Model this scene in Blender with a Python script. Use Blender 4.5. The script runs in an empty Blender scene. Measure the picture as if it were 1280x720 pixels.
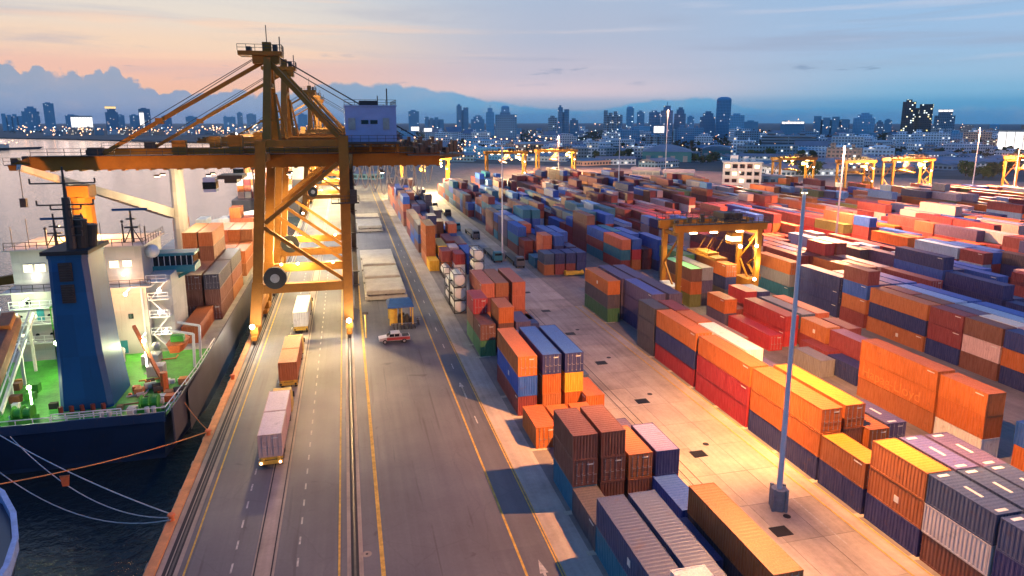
import bpy, bmesh, math, random
from mathutils import Vector, Matrix, noise
R = math.radians
SC = bpy.context.scene
COL = SC.collection
rnd = random.Random(7)

# ------------------------------------------------------------------ camera
cam_d = bpy.data.cameras.new('camera')
cam = bpy.data.objects.new('camera', cam_d)
COL.objects.link(cam)
cam.location = (0, 0, 36.5)
cam.rotation_euler = (R(90 - 11.18), 0, R(-13.78))
cam_d.sensor_width = 36.0
cam_d.lens = 23.63
cam_d.shift_y = -0.0328
cam_d.clip_start = 0.5
cam_d.clip_end = 40000
SC.camera = cam

# ------------------------------------------------------------------ render / exposure
SC.view_settings.view_transform = 'Standard'
SC.view_settings.look = 'None'
SC.view_settings.exposure = 0.0
SC.view_settings.gamma = 1.0
cy = SC.cycles
cy.use_denoising = True
cy.max_bounces = 5
cy.diffuse_bounces = 2
cy.glossy_bounces = 3
cy.transmission_bounces = 2
cy.volume_bounces = 1
cy.sample_clamp_indirect = 4.0
cy.caustics_reflective = False
cy.caustics_refractive = False

# ------------------------------------------------------------------ sky (dusk)
W = bpy.data.worlds.new('World')
SC.world = W
W.use_nodes = True
nt = W.node_tree
nt.nodes.clear()


class NB:
    """tiny node-graph helper"""
    def __init__(self, tree):
        self.t = tree

    def n(self, kind, **kw):
        nd = self.t.nodes.new(kind)
        for k, v in kw.items():
            setattr(nd, k, v)
        return nd

    def link(self, a, b):
        self.t.links.new(a, b)

    def setin(self, sock, v):
        if hasattr(v, 'links') or hasattr(v, 'is_linked'):
            self.t.links.new(v, sock)
        else:
            sock.default_value = v

    def m(self, op, a, b=0.0, c=0.0, clamp=False):
        nd = self.n('ShaderNodeMath', operation=op)
        nd.use_clamp = clamp
        self.setin(nd.inputs[0], a)
        self.setin(nd.inputs[1], b)
        self.setin(nd.inputs[2], c)
        return nd.outputs[0]

    def sstep(self, v, a, b):
        nd = self.n('ShaderNodeMapRange', interpolation_type='SMOOTHSTEP')
        self.setin(nd.inputs['Value'], v)
        nd.inputs['From Min'].default_value = a
        nd.inputs['From Max'].default_value = b
        return nd.outputs[0]

    def ramp(self, v, stops, interp='EASE'):
        nd = self.n('ShaderNodeValToRGB')
        cr = nd.color_ramp
        cr.interpolation = interp
        while len(cr.elements) > 1:
            cr.elements.remove(cr.elements[-1])
        cr.elements[0].position = stops[0][0]
        cr.elements[0].color = tuple(stops[0][1]) + (1,)
        for p, c in stops[1:]:
            e = cr.elements.new(p)
            e.color = tuple(c) + (1,)
        self.setin(nd.inputs[0], v)
        return nd.outputs[0]

    def mix(self, f, a, b, blend='MIX'):
        nd = self.n('ShaderNodeMix', data_type='RGBA', blend_type=blend)
        self.setin(nd.inputs[0], f)
        for s, v in ((nd.inputs[6], a), (nd.inputs[7], b)):
            if isinstance(v, (tuple, list)):
                s.default_value = tuple(v) + ((1,) if len(v) == 3 else ())
            else:
                self.setin(s, v)
        return nd.outputs[2]

    def noise(self, vec, scale, detail=3.0, rough=0.5, dist=0.0, dim='3D'):
        nd = self.n('ShaderNodeTexNoise', noise_dimensions=dim)
        if vec is not None:
            self.link(vec, nd.inputs['Vector'])
        nd.inputs['Scale'].default_value = scale
        nd.inputs['Detail'].default_value = detail
        nd.inputs['Roughness'].default_value = rough
        nd.inputs['Distortion'].default_value = dist
        return nd.outputs['Fac']

    def comb(self, x, y, z=0.0):
        nd = self.n('ShaderNodeCombineXYZ')
        for s, v in zip(nd.inputs, (x, y, z)):
            self.setin(s, v)
        return nd.outputs[0]

    def sep(self, v):
        nd = self.n('ShaderNodeSeparateXYZ')
        self.link(v, nd.inputs[0])
        return nd.outputs


def srgb(r, g, b):
    f = lambda c: (c / 255 / 12.92) if c / 255 <= 0.04045 else ((c / 255 + 0.055) / 1.055) ** 2.4
    return (f(r), f(g), f(b))


b = NB(nt)
tc = b.n('ShaderNodeTexCoord')
sx, sy, sz = b.sep(tc.outputs['Generated'])
el = b.m('MULTIPLY', b.m('ARCSINE', sz), 180 / math.pi)                 # degrees above the horizon
az = b.m('MULTIPLY', b.m('ARCTAN2', sx, sy), 180 / math.pi)             # 0 = +Y, positive towards +X
e01 = b.m('DIVIDE', el, 90.0, clamp=True)
P = lambda d: d / 90.0
warm = b.ramp(e01, [(P(0), srgb(226, 170, 150)), (P(2.2), srgb(246, 194, 168)), (P(3.9), srgb(242, 196, 178)), (P(5.6), srgb(246, 216, 190)),
                    (P(8), srgb(232, 222, 210)), (P(11), srgb(198, 212, 222)), (P(19), srgb(226, 238, 250)), (P(32), srgb(188, 214, 246)), (P(60), srgb(74, 126, 208)), (1, srgb(58, 110, 196))])
cool = b.ramp(e01, [(P(0), srgb(66, 140, 188)), (P(1.2), srgb(92, 164, 208)), (P(2.2), srgb(132, 186, 220)), (P(3.5), srgb(156, 194, 224)), (P(6), srgb(160, 194, 228)),
                    (P(10), srgb(152, 190, 228)), (P(22), srgb(112, 162, 226)), (P(60), srgb(62, 114, 200)), (1, srgb(48, 98, 186))])
pink = b.ramp(e01, [(P(0), srgb(90, 140, 178)), (P(1.4), srgb(165, 180, 205)), (P(2.4), srgb(222, 204, 212)), (P(4), srgb(198, 194, 210)), (P(7), srgb(180, 190, 212)),
                    (P(11), srgb(172, 190, 216)), (P(22), srgb(122, 166, 224)), (P(60), srgb(64, 116, 200)), (1, srgb(50, 100, 188))])
# angular distance from the afterglow (azimuth -16 deg)
dz = b.m('ABSOLUTE', b.m('WRAP', b.m('ADD', az, 16.0), 180.0, -180.0))
sky = b.mix(b.sstep(dz, 8, 34), warm, pink)
sky = b.mix(b.sstep(dz, 34, 62), sky, cool)
# thin stretched bands of high cloud
bandv = b.comb(b.m('MULTIPLY', az, 0.035), b.m('MULTIPLY', el, 0.55), 0.0)
band = b.noise(bandv, 1.0, 5.0, 0.55, 0.6)
bm_ = b.m('MULTIPLY', b.sstep(band, 0.50, 0.72), b.m('MULTIPLY', b.sstep(el, 2.0, 4.5), b.sstep(el, 30, 9)))
sky = b.mix(b.m('MULTIPLY', bm_, 0.5), sky, srgb(158, 168, 194))
band2 = b.noise(b.comb(b.m('MULTIPLY', az, 0.05), b.m('MULTIPLY', el, 0.9), 4.0), 1.0, 4.0, 0.5, 0.3)
bm2 = b.m('MULTIPLY', b.sstep(band2, 0.54, 0.70), b.m('MULTIPLY', b.sstep(el, 3.0, 5.0), b.sstep(el, 20, 8)))
sky = b.mix(b.m('MULTIPLY', bm2, 0.5), sky, b.mix(b.sstep(dz, 12, 46), srgb(255, 214, 184), srgb(204, 208, 226)))
# small dark shreds
shr = b.noise(b.comb(b.m('MULTIPLY', az, 0.16), b.m('MULTIPLY', el, 1.1), 9.0), 1.0, 4.0, 0.6)
sm = b.m('MULTIPLY', b.sstep(shr, 0.60, 0.70), b.m('MULTIPLY', b.sstep(el, 2.6, 3.6), b.sstep(el, 6.0, 4.6)))
sky = b.mix(b.m('MULTIPLY', sm, 0.55), sky, srgb(120, 145, 180))
# cumulus bank along the horizon: its top rises and falls with azimuth
top_big = b.noise(b.comb(b.m('MULTIPLY', az, 0.085), 0.0, 2.3), 1.0, 2.0, 0.5)
top_sm = b.noise(b.comb(b.m('MULTIPLY', az, 0.75), b.m('MULTIPLY', el, 0.7), 5.1), 1.0, 5.0, 0.58)
base_top = b.ramp(b.m('DIVIDE', b.m('ADD', az, 180.0), 360.0), [(0.0, (0.10,) * 3), (0.42, (0.30,) * 3), ((180 - 24) / 360, (0.50,) * 3), ((180 - 17) / 360, (0.47,) * 3), ((180 - 12) / 360, (0.29,) * 3), ((180 - 6) / 360, (0.27,) * 3),
                                                                 ((180 + 0) / 360, (0.38,) * 3), ((180 + 5) / 360, (0.36,) * 3), ((180 + 13) / 360, (0.19,) * 3), ((180 + 20) / 360, (0.12,) * 3), ((180 + 26) / 360, (0.22,) * 3), ((180 + 29) / 360, (0.26,) * 3),
                                                                 ((180 + 33) / 360, (0.14,) * 3), (1.0, (0.10,) * 3)], 'LINEAR')
top = b.m('MULTIPLY', base_top, 8.0)
top = b.m('ADD', top, b.m('MULTIPLY', b.m('SUBTRACT', top_big, 0.5), b.m('MULTIPLY', base_top, 4.5)))
top = b.m('ADD', top, b.m('MULTIPLY', b.m('SUBTRACT', top_sm, 0.5), b.m('MULTIPLY', base_top, b.m('MULTIPLY_ADD', b.sstep(dz, 17, 8), 2.6, 1.6))))
vor = b.n('ShaderNodeTexVoronoi', feature='F1')
b.link(b.comb(b.m('MULTIPLY', az, 0.42), b.m('MULTIPLY', el, 0.30), 1.0), vor.inputs['Vector'])
vor.inputs['Scale'].default_value = 1.0
vor2 = b.n('ShaderNodeTexVoronoi', feature='F1')
b.link(b.comb(b.m('MULTIPLY', az, 0.98), b.m('MULTIPLY', el, 0.75), 6.0), vor2.inputs['Vector'])
vor2.inputs['Scale'].default_value = 1.0
puff = b.m('SQRT', b.m('MAXIMUM', b.m('SUBTRACT', 0.5, b.m('MULTIPLY', vor.outputs['Distance'], vor.outputs['Distance'])), 0.16))
puff2 = b.m('SQRT', b.m('MAXIMUM', b.m('SUBTRACT', 0.5, b.m('MULTIPLY', vor2.outputs['Distance'], vor2.outputs['Distance'])), 0.12))
puff = b.m('ADD', puff, b.m('MULTIPLY', b.m('SUBTRACT', puff2, 0.5), 0.55))
top = b.m('ADD', top, b.m('MULTIPLY', b.m('SUBTRACT', puff, 0.5), b.m('MULTIPLY', base_top, b.m('MULTIPLY_ADD', b.sstep(dz, 17, 8), 5.6, 2.2))))
cmask = b.sstep(b.m('SUBTRACT', top, el), -0.05, 0.25)
ccol = b.ramp(b.m('DIVIDE', el, 5.0, clamp=True), [(0, srgb(84, 152, 204)), (0.3, srgb(108, 160, 202)), (0.65, srgb(128, 164, 196)), (1, srgb(140, 168, 194))])
ccool = b.ramp(b.m('DIVIDE', el, 5.0, clamp=True), [(0, srgb(72, 144, 196)), (0.3, srgb(94, 168, 212)), (1, srgb(126, 186, 222))])
ccol = b.mix(b.sstep(dz, 10, 30), ccol, ccool)
cin = b.noise(b.comb(b.m('MULTIPLY', az, 0.5), b.m('MULTIPLY', el, 0.9), 7.7), 1.0, 5.0, 0.6)
ccol = b.mix(b.m('MULTIPLY', b.sstep(cin, 0.45, 0.75), 0.30), ccol, srgb(168, 178, 198))
sky = b.mix(b.m('MULTIPLY', cmask, 0.88), sky, ccol)
# a little of the physical dusk sky, sun just under the horizon beyond the river
nis = b.n('ShaderNodeTexSky', sky_type='NISHITA')
nis.sun_disc = False
nis.sun_elevation = R(0.5)
nis.sun_rotation = R(-16)
sky = b.mix(1.0, sky, b.mix(1.0, nis.outputs[0], (0.004, 0.004, 0.004), 'MULTIPLY'), 'ADD')
# under the horizon: dim blue
sky = b.mix(b.sstep(el, 0.0, -1.5), sky, srgb(46, 84, 124))
bg = b.n('ShaderNodeBackground')
b.link(sky, bg.inputs[0])
bg.inputs[1].default_value = 1.0
wo = b.n('ShaderNodeOutputWorld')
b.link(bg.outputs[0], wo.inputs[0])

# last of the afterglow, very weak and wide
sun_d = bpy.data.lights.new('sun', 'SUN')
sun_d.energy = 0.12
sun_d.angle = R(18)
sun_d.color = (1.0, 0.66, 0.5)
sun = bpy.data.objects.new('sun', sun_d)
COL.objects.link(sun)
sun.rotation_euler = (R(84), 0, R(180 + 16))


# ------------------------------------------------------------------ materials
def new_mat(name):
    m = bpy.data.materials.new(name)
    m.use_nodes = True
    t = m.node_tree
    t.nodes.clear()
    g = NB(t)
    out = g.n('ShaderNodeOutputMaterial')
    p = g.n('ShaderNodeBsdfPrincipled')
    g.link(p.outputs[0], out.inputs[0])
    return m, g, p, out


def simple(name, col, rough=0.6, metal=0.0, var=0.25, scale=1.5, bump=0.0):
    """paint or stone with uneven grime, in object space"""
    m, g, p, out = new_mat(name)
    t = g.n('ShaderNodeTexCoord')
    f = g.noise(t.outputs['Object'], scale, 5.0, 0.6)
    f2 = g.noise(t.outputs['Object'], scale * 7, 3.0, 0.6)
    f = g.m('ADD', g.m('MULTIPLY', f, 0.7), g.m('MULTIPLY', f2, 0.3))
    c = g.ramp(f, [(0.3, [x * (1 - var) for x in col]), (0.7, [min(1, x * (1 + var)) for x in col])], 'LINEAR')
    g.link(c, p.inputs['Base Color'])
    p.inputs['Roughness'].default_value = rough
    p.inputs['Metallic'].default_value = metal
    if bump:
        bp = g.n('ShaderNodeBump')
        bp.inputs['Strength'].default_value = bump
        g.link(f2, bp.inputs['Height'])
        g.link(bp.outputs[0], p.inputs['Normal'])
    return m


def streaky(name, col, stain, rough):
    """painted steel with run-down rust and plate-to-plate differences"""
    m, g, p, out = new_mat(name)
    geo = g.n('ShaderNodeNewGeometry')
    v = geo.outputs['Position']
    x, y, z = g.sep(v)
    st = g.noise(g.comb(g.m('MULTIPLY', x, 2.6), g.m('MULTIPLY', y, 2.6), g.m('MULTIPLY', z, 0.22)), 1.0, 5.0, 0.65)
    wn = g.n('ShaderNodeTexWhiteNoise', noise_dimensions='3D')
    g.link(g.comb(g.m('FLOOR', g.m('MULTIPLY', g.m('ADD', x, y), 0.42)), g.m('FLOOR', g.m('MULTIPLY', z, 0.40)), 0.0), wn.inputs['Vector'])
    bl = g.noise(v, 0.5, 5.0, 0.6)
    c = g.mix(wn.outputs['Value'], [k * 0.86 for k in col], [min(1, k * 1.10) for k in col])
    c = g.mix(g.m('MULTIPLY', g.sstep(bl, 0.45, 0.8), 0.35), c, [k * 0.6 for k in col])
    c = g.mix(g.m('MULTIPLY', g.sstep(st, 0.58, 0.78), 0.55), c, stain)
    g.link(c, p.inputs['Base Color'])
    p.inputs['Roughness'].default_value = rough
    bp = g.n('ShaderNodeBump')
    bp.inputs['Strength'].default_value = 0.15
    bp.inputs['Distance'].default_value = 0.05
    g.link(bl, bp.inputs['Height'])
    g.link(bp.outputs[0], p.inputs['Normal'])
    return m


def emit(name, col, strength):
    m, g, p, out = new_mat(name)
    p.inputs['Base Color'].default_value = tuple(min(1, c) for c in col) + (1,)
    p.inputs['Emission Color'].default_value = tuple(col) + (1,)
    p.inputs['Emission Strength'].default_value = strength
    return m


def container_mat(name, attr=False):
    m, g, p, out = new_mat(name)
    if attr:
        a = g.n('ShaderNodeAttribute', attribute_name='paint')
        base = a.outputs['Color']
    else:
        oi = g.n('ShaderNodeObjectInfo')
        base = oi.outputs['Color']
    geo = g.n('ShaderNodeNewGeometry')
    v = geo.outputs['Position']
    # rain streaks: noise stretched in height, fading, plus blotches of rust
    x, y, z = g.sep(v)
    st = g.noise(g.comb(g.m('MULTIPLY', x, 8.0), g.m('MULTIPLY', y, 8.0), g.m('MULTIPLY', z, 0.6)), 1.0, 4.0, 0.6)
    bl = g.noise(v, 0.9, 5.0, 0.65)
    dark = g.mix(1.0, base, (0.78, 0.76, 0.75), 'MULTIPLY')
    light = g.mix(0.06, base, (0.6, 0.56, 0.52))
    c = g.mix(g.sstep(st, 0.32, 0.70), dark, light)
    c = g.mix(g.m('MULTIPLY', g.sstep(bl, 0.56, 0.76), 0.50), c, (0.11, 0.055, 0.035))
    g.link(c, p.inputs['Base Color'])
    p.inputs['Roughness'].default_value = 0.55
    return m


M = {}
M['cont'] = container_mat('container_paint')
M['cont_far'] = container_mat('container_paint_far', True)


def asphalt_mat():
    m, g, p, out = new_mat('asphalt')
    t = g.n('ShaderNodeNewGeometry')
    v = t.outputs['Position']
    x, y, z = g.sep(v)
    big = g.noise(v, 0.09, 5.0, 0.6)
    fine = g.noise(v, 3.0, 6.0, 0.7)
    lane = g.noise(g.comb(g.m('MULTIPLY', x, 0.9), g.m('MULTIPLY', y, 0.02), 0.0), 1.0, 4.0, 0.6)   # wheel tracks along the quay
    f = g.m('ADD', g.m('ADD', g.m('MULTIPLY', big, 0.45), g.m('MULTIPLY', fine, 0.2)), g.m('MULTIPLY', lane, 0.35))
    c = g.ramp(f, [(0.32, (0.054, 0.053, 0.063)), (0.5, (0.088, 0.087, 0.102)), (0.68, (0.135, 0.132, 0.145))], 'LINEAR')
    # relaid patches with their own tone, hairline cracks, rubbered turning tracks
    wn = g.n('ShaderNodeTexWhiteNoise', noise_dimensions='2D')
    g.link(g.comb(g.m('FLOOR', g.m('DIVIDE', g.m('ADD', x, 40.0), 4.6)), g.m('FLOOR', g.m('DIVIDE', y, 17.0))), wn.inputs['Vector'])
    c = g.mix(g.m('MULTIPLY', wn.outputs['Value'], 0.22), c, (0.16, 0.15, 0.15))
    vo = g.n('ShaderNodeTexVoronoi', feature='DISTANCE_TO_EDGE')
    g.link(g.comb(g.m('ADD', g.m('MULTIPLY', x, 0.16), g.m('MULTIPLY', big, 0.6)), g.m('MULTIPLY', y, 0.09)), vo.inputs['Vector'])
    vo.inputs['Scale'].default_value = 1.0
    c = g.mix(g.m('MULTIPLY', g.sstep(vo.outputs['Distance'], 0.008, 0.002), 0.16), c, (0.03, 0.03, 0.033))
    sk = g.noise(g.comb(g.m('MULTIPLY', x, 1.7), g.m('ADD', g.m('MULTIPLY', y, 0.05), g.m('MULTIPLY', big, 1.2)), 3.0), 1.0, 2.0, 0.5)
    c = g.mix(g.m('MULTIPLY', g.sstep(sk, 0.60, 0.72), 0.5), c, (0.035, 0.034, 0.038))
    st = g.noise(v, 0.28, 4.0, 0.55, 0.8)
    c = g.mix(g.m('MULTIPLY', g.sstep(st, 0.64, 0.74), 0.6), c, (0.028, 0.027, 0.03))
    g.link(c, p.inputs['Base Color'])
    g.link(g.m('SUBTRACT', 0.78, g.m('MULTIPLY', big, 0.25)), p.inputs['Roughness'])
    bp = g.n('ShaderNodeBump')
    bp.inputs['Strength'].default_value = 0.25
    bp.inputs['Distance'].default_value = 0.03
    g.link(fine, bp.inputs['Height'])
    g.link(bp.outputs[0], p.inputs['Normal'])
    return m


def concrete_mat(name, lo, mid, hi):
    m, g, p, out = new_mat(name)
    t = g.n('ShaderNodeNewGeometry')
    v = t.outputs['Position']
    oi = g.n('ShaderNodeObjectInfo')
    big = g.noise(v, 0.16, 6.0, 0.62, 0.4)
    fine = g.noise(v, 2.2, 6.0, 0.7)
    x, y, z = g.sep(v)
    tr = g.noise(g.comb(g.m('MULTIPLY', x, 1.3), g.m('MULTIPLY', y, 0.03), 0.0), 1.0, 4.0, 0.6)
    f = g.m('ADD', g.m('ADD', g.m('MULTIPLY', big, 0.5), g.m('MULTIPLY', fine, 0.2)), g.m('MULTIPLY', tr, 0.3))
    f = g.m('ADD', f, g.m('MULTIPLY', g.m('SUBTRACT', oi.outputs['Random'], 0.5), 0.10))
    c = g.ramp(f, [(0.34, lo), (0.5, mid), (0.66, hi)], 'LINEAR')
    g.link(c, p.inputs['Base Color'])
    p.inputs['Roughness'].default_value = 0.8
    bp = g.n('ShaderNodeBump')
    bp.inputs['Strength'].default_value = 0.2
    bp.inputs['Distance'].default_value = 0.02
    g.link(fine, bp.inputs['Height'])
    g.link(bp.outputs[0], p.inputs['Normal'])
    return m


def water_mat():
    m, g, p, out = new_mat('river_water')
    t = g.n('ShaderNodeNewGeometry')
    v = t.outputs['Position']
    p.inputs['Base Color'].default_value = (0.008, 0.02, 0.028, 1)
    p.inputs['Roughness'].default_value = 0.10
    p.inputs['IOR'].default_value = 1.34
    x, y, z = g.sep(v)
    n1 = g.noise(v, 0.9, 4.0, 0.6, 0.3)
    n2 = g.noise(g.comb(g.m('MULTIPLY', x, 0.03), g.m('MULTIPLY', y, 0.012), 0.0), 1.0, 3.0, 0.5)
    h = g.m('ADD', g.m('MULTIPLY', n1, 0.5), g.m('MULTIPLY', n2, 2.0))
    bp = g.n('ShaderNodeBump')
    bp.inputs['Strength'].default_value = 1.0
    bp.inputs['Distance'].default_value = 0.45
    g.link(h, bp.inputs['Height'])
    g.link(bp.outputs[0], p.inputs['Normal'])
    return m


def land_mat():
    m, g, p, out = new_mat('city_ground')
    t = g.n('ShaderNodeNewGeometry')
    v = t.outputs['Position']
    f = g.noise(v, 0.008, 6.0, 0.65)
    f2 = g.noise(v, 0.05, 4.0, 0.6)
    c = g.ramp(g.m('ADD', g.m('MULTIPLY', f, 0.6), g.m('MULTIPLY', f2, 0.4)), [(0.36, (0.014, 0.034, 0.032)), (0.5, (0.035, 0.06, 0.068)), (0.62, (0.07, 0.10, 0.12))], 'LINEAR')  # blue of the dusk is put into the ground colour
    g.link(c, p.inputs['Base Color'])
    p.inputs['Roughness'].default_value = 0.9
    return m


def facade_mat(name, wall, glass, fh=3.3, fw=3.2, lit=0.12, lit_col=(1.0, 0.72, 0.42), lit_s=1.6, wx=0.62, wz=0.5):
    """far building: storeys and bays in object space, some windows lit"""
    m, g, p, out = new_mat(name)
    t = g.n('ShaderNodeTexCoord')
    oi = g.n('ShaderNodeObjectInfo')
    x, y, z = g.sep(t.outputs['Object'])
    geo = g.n('ShaderNodeNewGeometry')
    nx, ny, nz = g.sep(geo.outputs['Normal'])
    u = g.m('DIVIDE', g.m('ADD', x, y), fw)
    w = g.m('DIVIDE', z, fh)
    fu = g.m('FRACT', u)
    fz = g.m('FRACT', w)
    win = g.m('MULTIPLY', g.m('LESS_THAN', g.m('ABSOLUTE', g.m('SUBTRACT', fu, 0.5)), wx / 2), g.m('LESS_THAN', g.m('ABSOLUTE', g.m('SUBTRACT', fz, 0.55)), wz / 2))
    win = g.m('MULTIPLY', win, g.m('LESS_THAN', nz, 0.5))
    wn = g.n('ShaderNodeTexWhiteNoise', noise_dimensions='3D')
    g.link(g.comb(g.m('FLOOR', u), g.m('FLOOR', w), g.m('MULTIPLY', oi.outputs['Random'], 97.0)), wn.inputs['Vector'])
    on = g.m('MULTIPLY', g.m('GREATER_THAN', wn.outputs['Value'], 1.0 - lit), win)
    base = g.mix(0.6, wall, g.ramp(oi.outputs['Random'], [(0, [c * 0.55 for c in wall]), (1, [min(1, c * 1.3) for c in wall])], 'LINEAR'))
    c = g.mix(win, base, glass)
    g.link(c, p.inputs['Base Color'])
    g.link(g.m('SUBTRACT', 0.85, g.m('MULTIPLY', win, 0.6)), p.inputs['Roughness'])
    tint = g.mix(g.m('FRACT', g.m('MULTIPLY', wn.outputs['Value'], 57.0)), lit_col, (0.75, 0.92, 1.0))
    g.link(tint, p.inputs['Emission Color'])
    g.link(g.m('MULTIPLY', on, lit_s), p.inputs['Emission Strength'])
    return m


M['asphalt'] = asphalt_mat()
M['concrete'] = concrete_mat('lane_concrete', (0.20, 0.17, 0.15), (0.34, 0.29, 0.25), (0.46, 0.40, 0.35))
M['yard'] = concrete_mat('yard_concrete', (0.12, 0.105, 0.10), (0.2, 0.175, 0.16), (0.30, 0.26, 0.235))
M['quay_c'] = concrete_mat('quay_concrete', (0.16, 0.13, 0.11), (0.28, 0.23, 0.19), (0.4, 0.33, 0.27))
M['water'] = water_mat()
M['land'] = land_mat()
M['yellow_line'] = simple('worn_yellow_paint', (0.48, 0.30, 0.05), 0.8, 0, 0.5, 1.6)
M['white_line'] = simple('worn_white_paint', (0.36, 0.345, 0.33), 0.8, 0, 0.6, 2.2)
M['panel_white'] = simple('panel_white', (0.68, 0.66, 0.62), 0.7, 0, 0.3, 0.8)
M['rail'] = simple('rail_steel', (0.10, 0.085, 0.08), 0.45, 0.7, 0.3, 1)
M['groove'] = simple('rail_groove', (0.02, 0.02, 0.022), 0.9)
M['kerb'] = simple('kerb_paint', (0.55, 0.22, 0.07), 0.6, 0, 0.35, 0.7)
M['crane'] = simple('crane_paint', (0.27, 0.100, 0.003), 0.75, 0.0, 0.22, 0.5)
M['crane_y'] = simple('gantry_paint', (0.31, 0.125, 0.004), 0.7, 0.0, 0.22, 0.5)
M['dark_steel'] = simple('dark_steel', (0.05, 0.04, 0.038), 0.5, 0.3)
M['grey_steel'] = simple('galvanised_steel', (0.34, 0.34, 0.35), 0.45, 0.5)
M['black'] = simple('black_rubber', (0.015, 0.015, 0.016), 0.7)
M['glass'] = simple('dark_glass', (0.01, 0.015, 0.02), 0.08)
M['house_w'] = simple('house_white_in_shade', (0.27, 0.33, 0.58), 0.55, 0, 0.12, 0.6)  # white house; the blue of sky-lit shade is put into its colour
M['white'] = simple('white_enamel', (0.75, 0.73, 0.69), 0.5, 0, 0.12, 0.6)
M['cream'] = streaky('ship_cream', (0.50, 0.46, 0.43), (0.30, 0.19, 0.12), 0.55)
M['cream_old'] = simple('ship_cream', (0.50, 0.46, 0.43), 0.5, 0, 0.12, 0.5)
M['navy'] = streaky('hull_navy', (0.010, 0.032, 0.085), (0.10, 0.05, 0.03), 0.4)
M['hull_grey'] = streaky('hull_side_lamplit', (0.075, 0.07, 0.08), (0.10, 0.05, 0.03), 0.5)  # navy side paled to grey: lamplight is put into the colour
M['hull_red'] = simple('hull_boot_red', (0.16, 0.03, 0.02), 0.6, 0, 0.3, 0.4)
M['deck_green'] = simple('deck_green', (0.07, 0.34, 0.03), 0.6, 0, 0.5, 0.35)
M['funnel'] = streaky('funnel_blue', (0.003, 0.07, 0.20), (0.012, 0.03, 0.06), 0.45)
M['funnel_old'] = simple('funnel_blue', (0.005, 0.055, 0.19), 0.45, 0, 0.2, 0.4)
M['boat_orange'] = simple('boat_orange', (0.65, 0.14, 0.03), 0.5)
M['boat_brown'] = simple('lifeboat_brown', (0.30, 0.10, 0.05), 0.55, 0, 0.4, 0.5)
M['blue_roof'] = simple('blue_sheet_roof', (0.012, 0.06, 0.19), 0.5)
M['rope_w'] = simple('pale_rope', (0.55, 0.52, 0.5), 0.9)
M['rope_o'] = simple('orange_rope', (0.6, 0.24, 0.08), 0.9)
M['bow_blue'] = simple('bow_blue', (0.03, 0.12, 0.3), 0.5)
M['rim_blue'] = simple('rim_pale_blue', (0.22, 0.34, 0.6), 0.5)
M['mast'] = simple('mast_galvanised', (0.62, 0.60, 0.64), 0.55, 0.0, 0.12, 0.4)
M['mast_base'] = simple('mast_base_concrete', (0.20, 0.22, 0.25), 0.75)
M['hatch'] = simple('hatch_cover_paint', (0.34, 0.31, 0.27), 0.6, 0, 0.25, 0.5)
M['grate'] = simple('drain_grate', (0.018, 0.018, 0.02), 0.6, 0.4)
M['pad'] = simple('stacking_pad', (0.42, 0.36, 0.28), 0.8)
M['bark'] = simple('bark', (0.06, 0.045, 0.03), 0.9)
M['tankw'] = simple('tank_white', (0.72, 0.68, 0.63), 0.35, 0, 0.12, 0.8)
M['car'] = simple('car_silver', (0.50, 0.44, 0.43), 0.3, 0.3, 0.05, 0.4)
M['car_red'] = simple('car_red', (0.34, 0.05, 0.05), 0.35, 0.1, 0.1, 0.6)
M['truck'] = simple('truck_yellow', (0.62, 0.38, 0.05), 0.45)
M['truck_w'] = simple('truck_dark', (0.10, 0.11, 0.13), 0.45)
M['teal'] = simple('teal_sheet', (0.03, 0.22, 0.26), 0.55)
M['roof_blue'] = simple('warehouse_roof_blue', (0.05, 0.17, 0.28), 0.6, 0, 0.3, 0.06)
M['roof_grey'] = simple('warehouse_roof_grey', (0.17, 0.20, 0.25), 0.6, 0, 0.3, 0.06)
M['wall_pale'] = simple('pale_wall', (0.62, 0.58, 0.52), 0.8, 0, 0.15, 0.2)
M['flag'] = simple('orange_flag', (0.7, 0.16, 0.05), 0.8)
M['lamp_warm'] = emit('lamp_warm', (1.0, 0.72, 0.42), 14)
M['lamp_white'] = emit('lamp_white', (1.0, 0.93, 0.8), 14)
M['lamp_green'] = emit('lamp_greenish', (0.85, 1.0, 0.6), 12)
M['win_lit'] = emit('window_lit', (1.0, 0.85, 0.5), 2.2)
M['red_lamp'] = emit('tail_lamp', (1.0, 0.6, 0.4), 6)
M['city_warm'] = emit('street_lamp_warm', (1.0, 0.50, 0.24), 5)
M['city_white'] = emit('street_lamp_white', (0.80, 0.95, 1.0), 4)
M['sign_wall_glow'] = emit('sign_and_wall_glow', (1.0, 0.92, 0.82), 1.5)  # signs glow with it; on hall walls it stands in for floodlight
M['crown_lit'] = emit('lit_crown', (1.0, 0.62, 0.22), 1.6)


def leaf_mat(name, lo, hi):
    m, g, p, out = new_mat(name)
    t = g.n('ShaderNodeTexCoord')
    f = g.noise(t.outputs['Object'], 0.6, 4.0, 0.7)
    g.link(g.ramp(f, [(0.35, lo), (0.65, hi)], 'LINEAR'), p.inputs['Base Color'])
    p.inputs['Roughness'].default_value = 0.8
    return m


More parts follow.
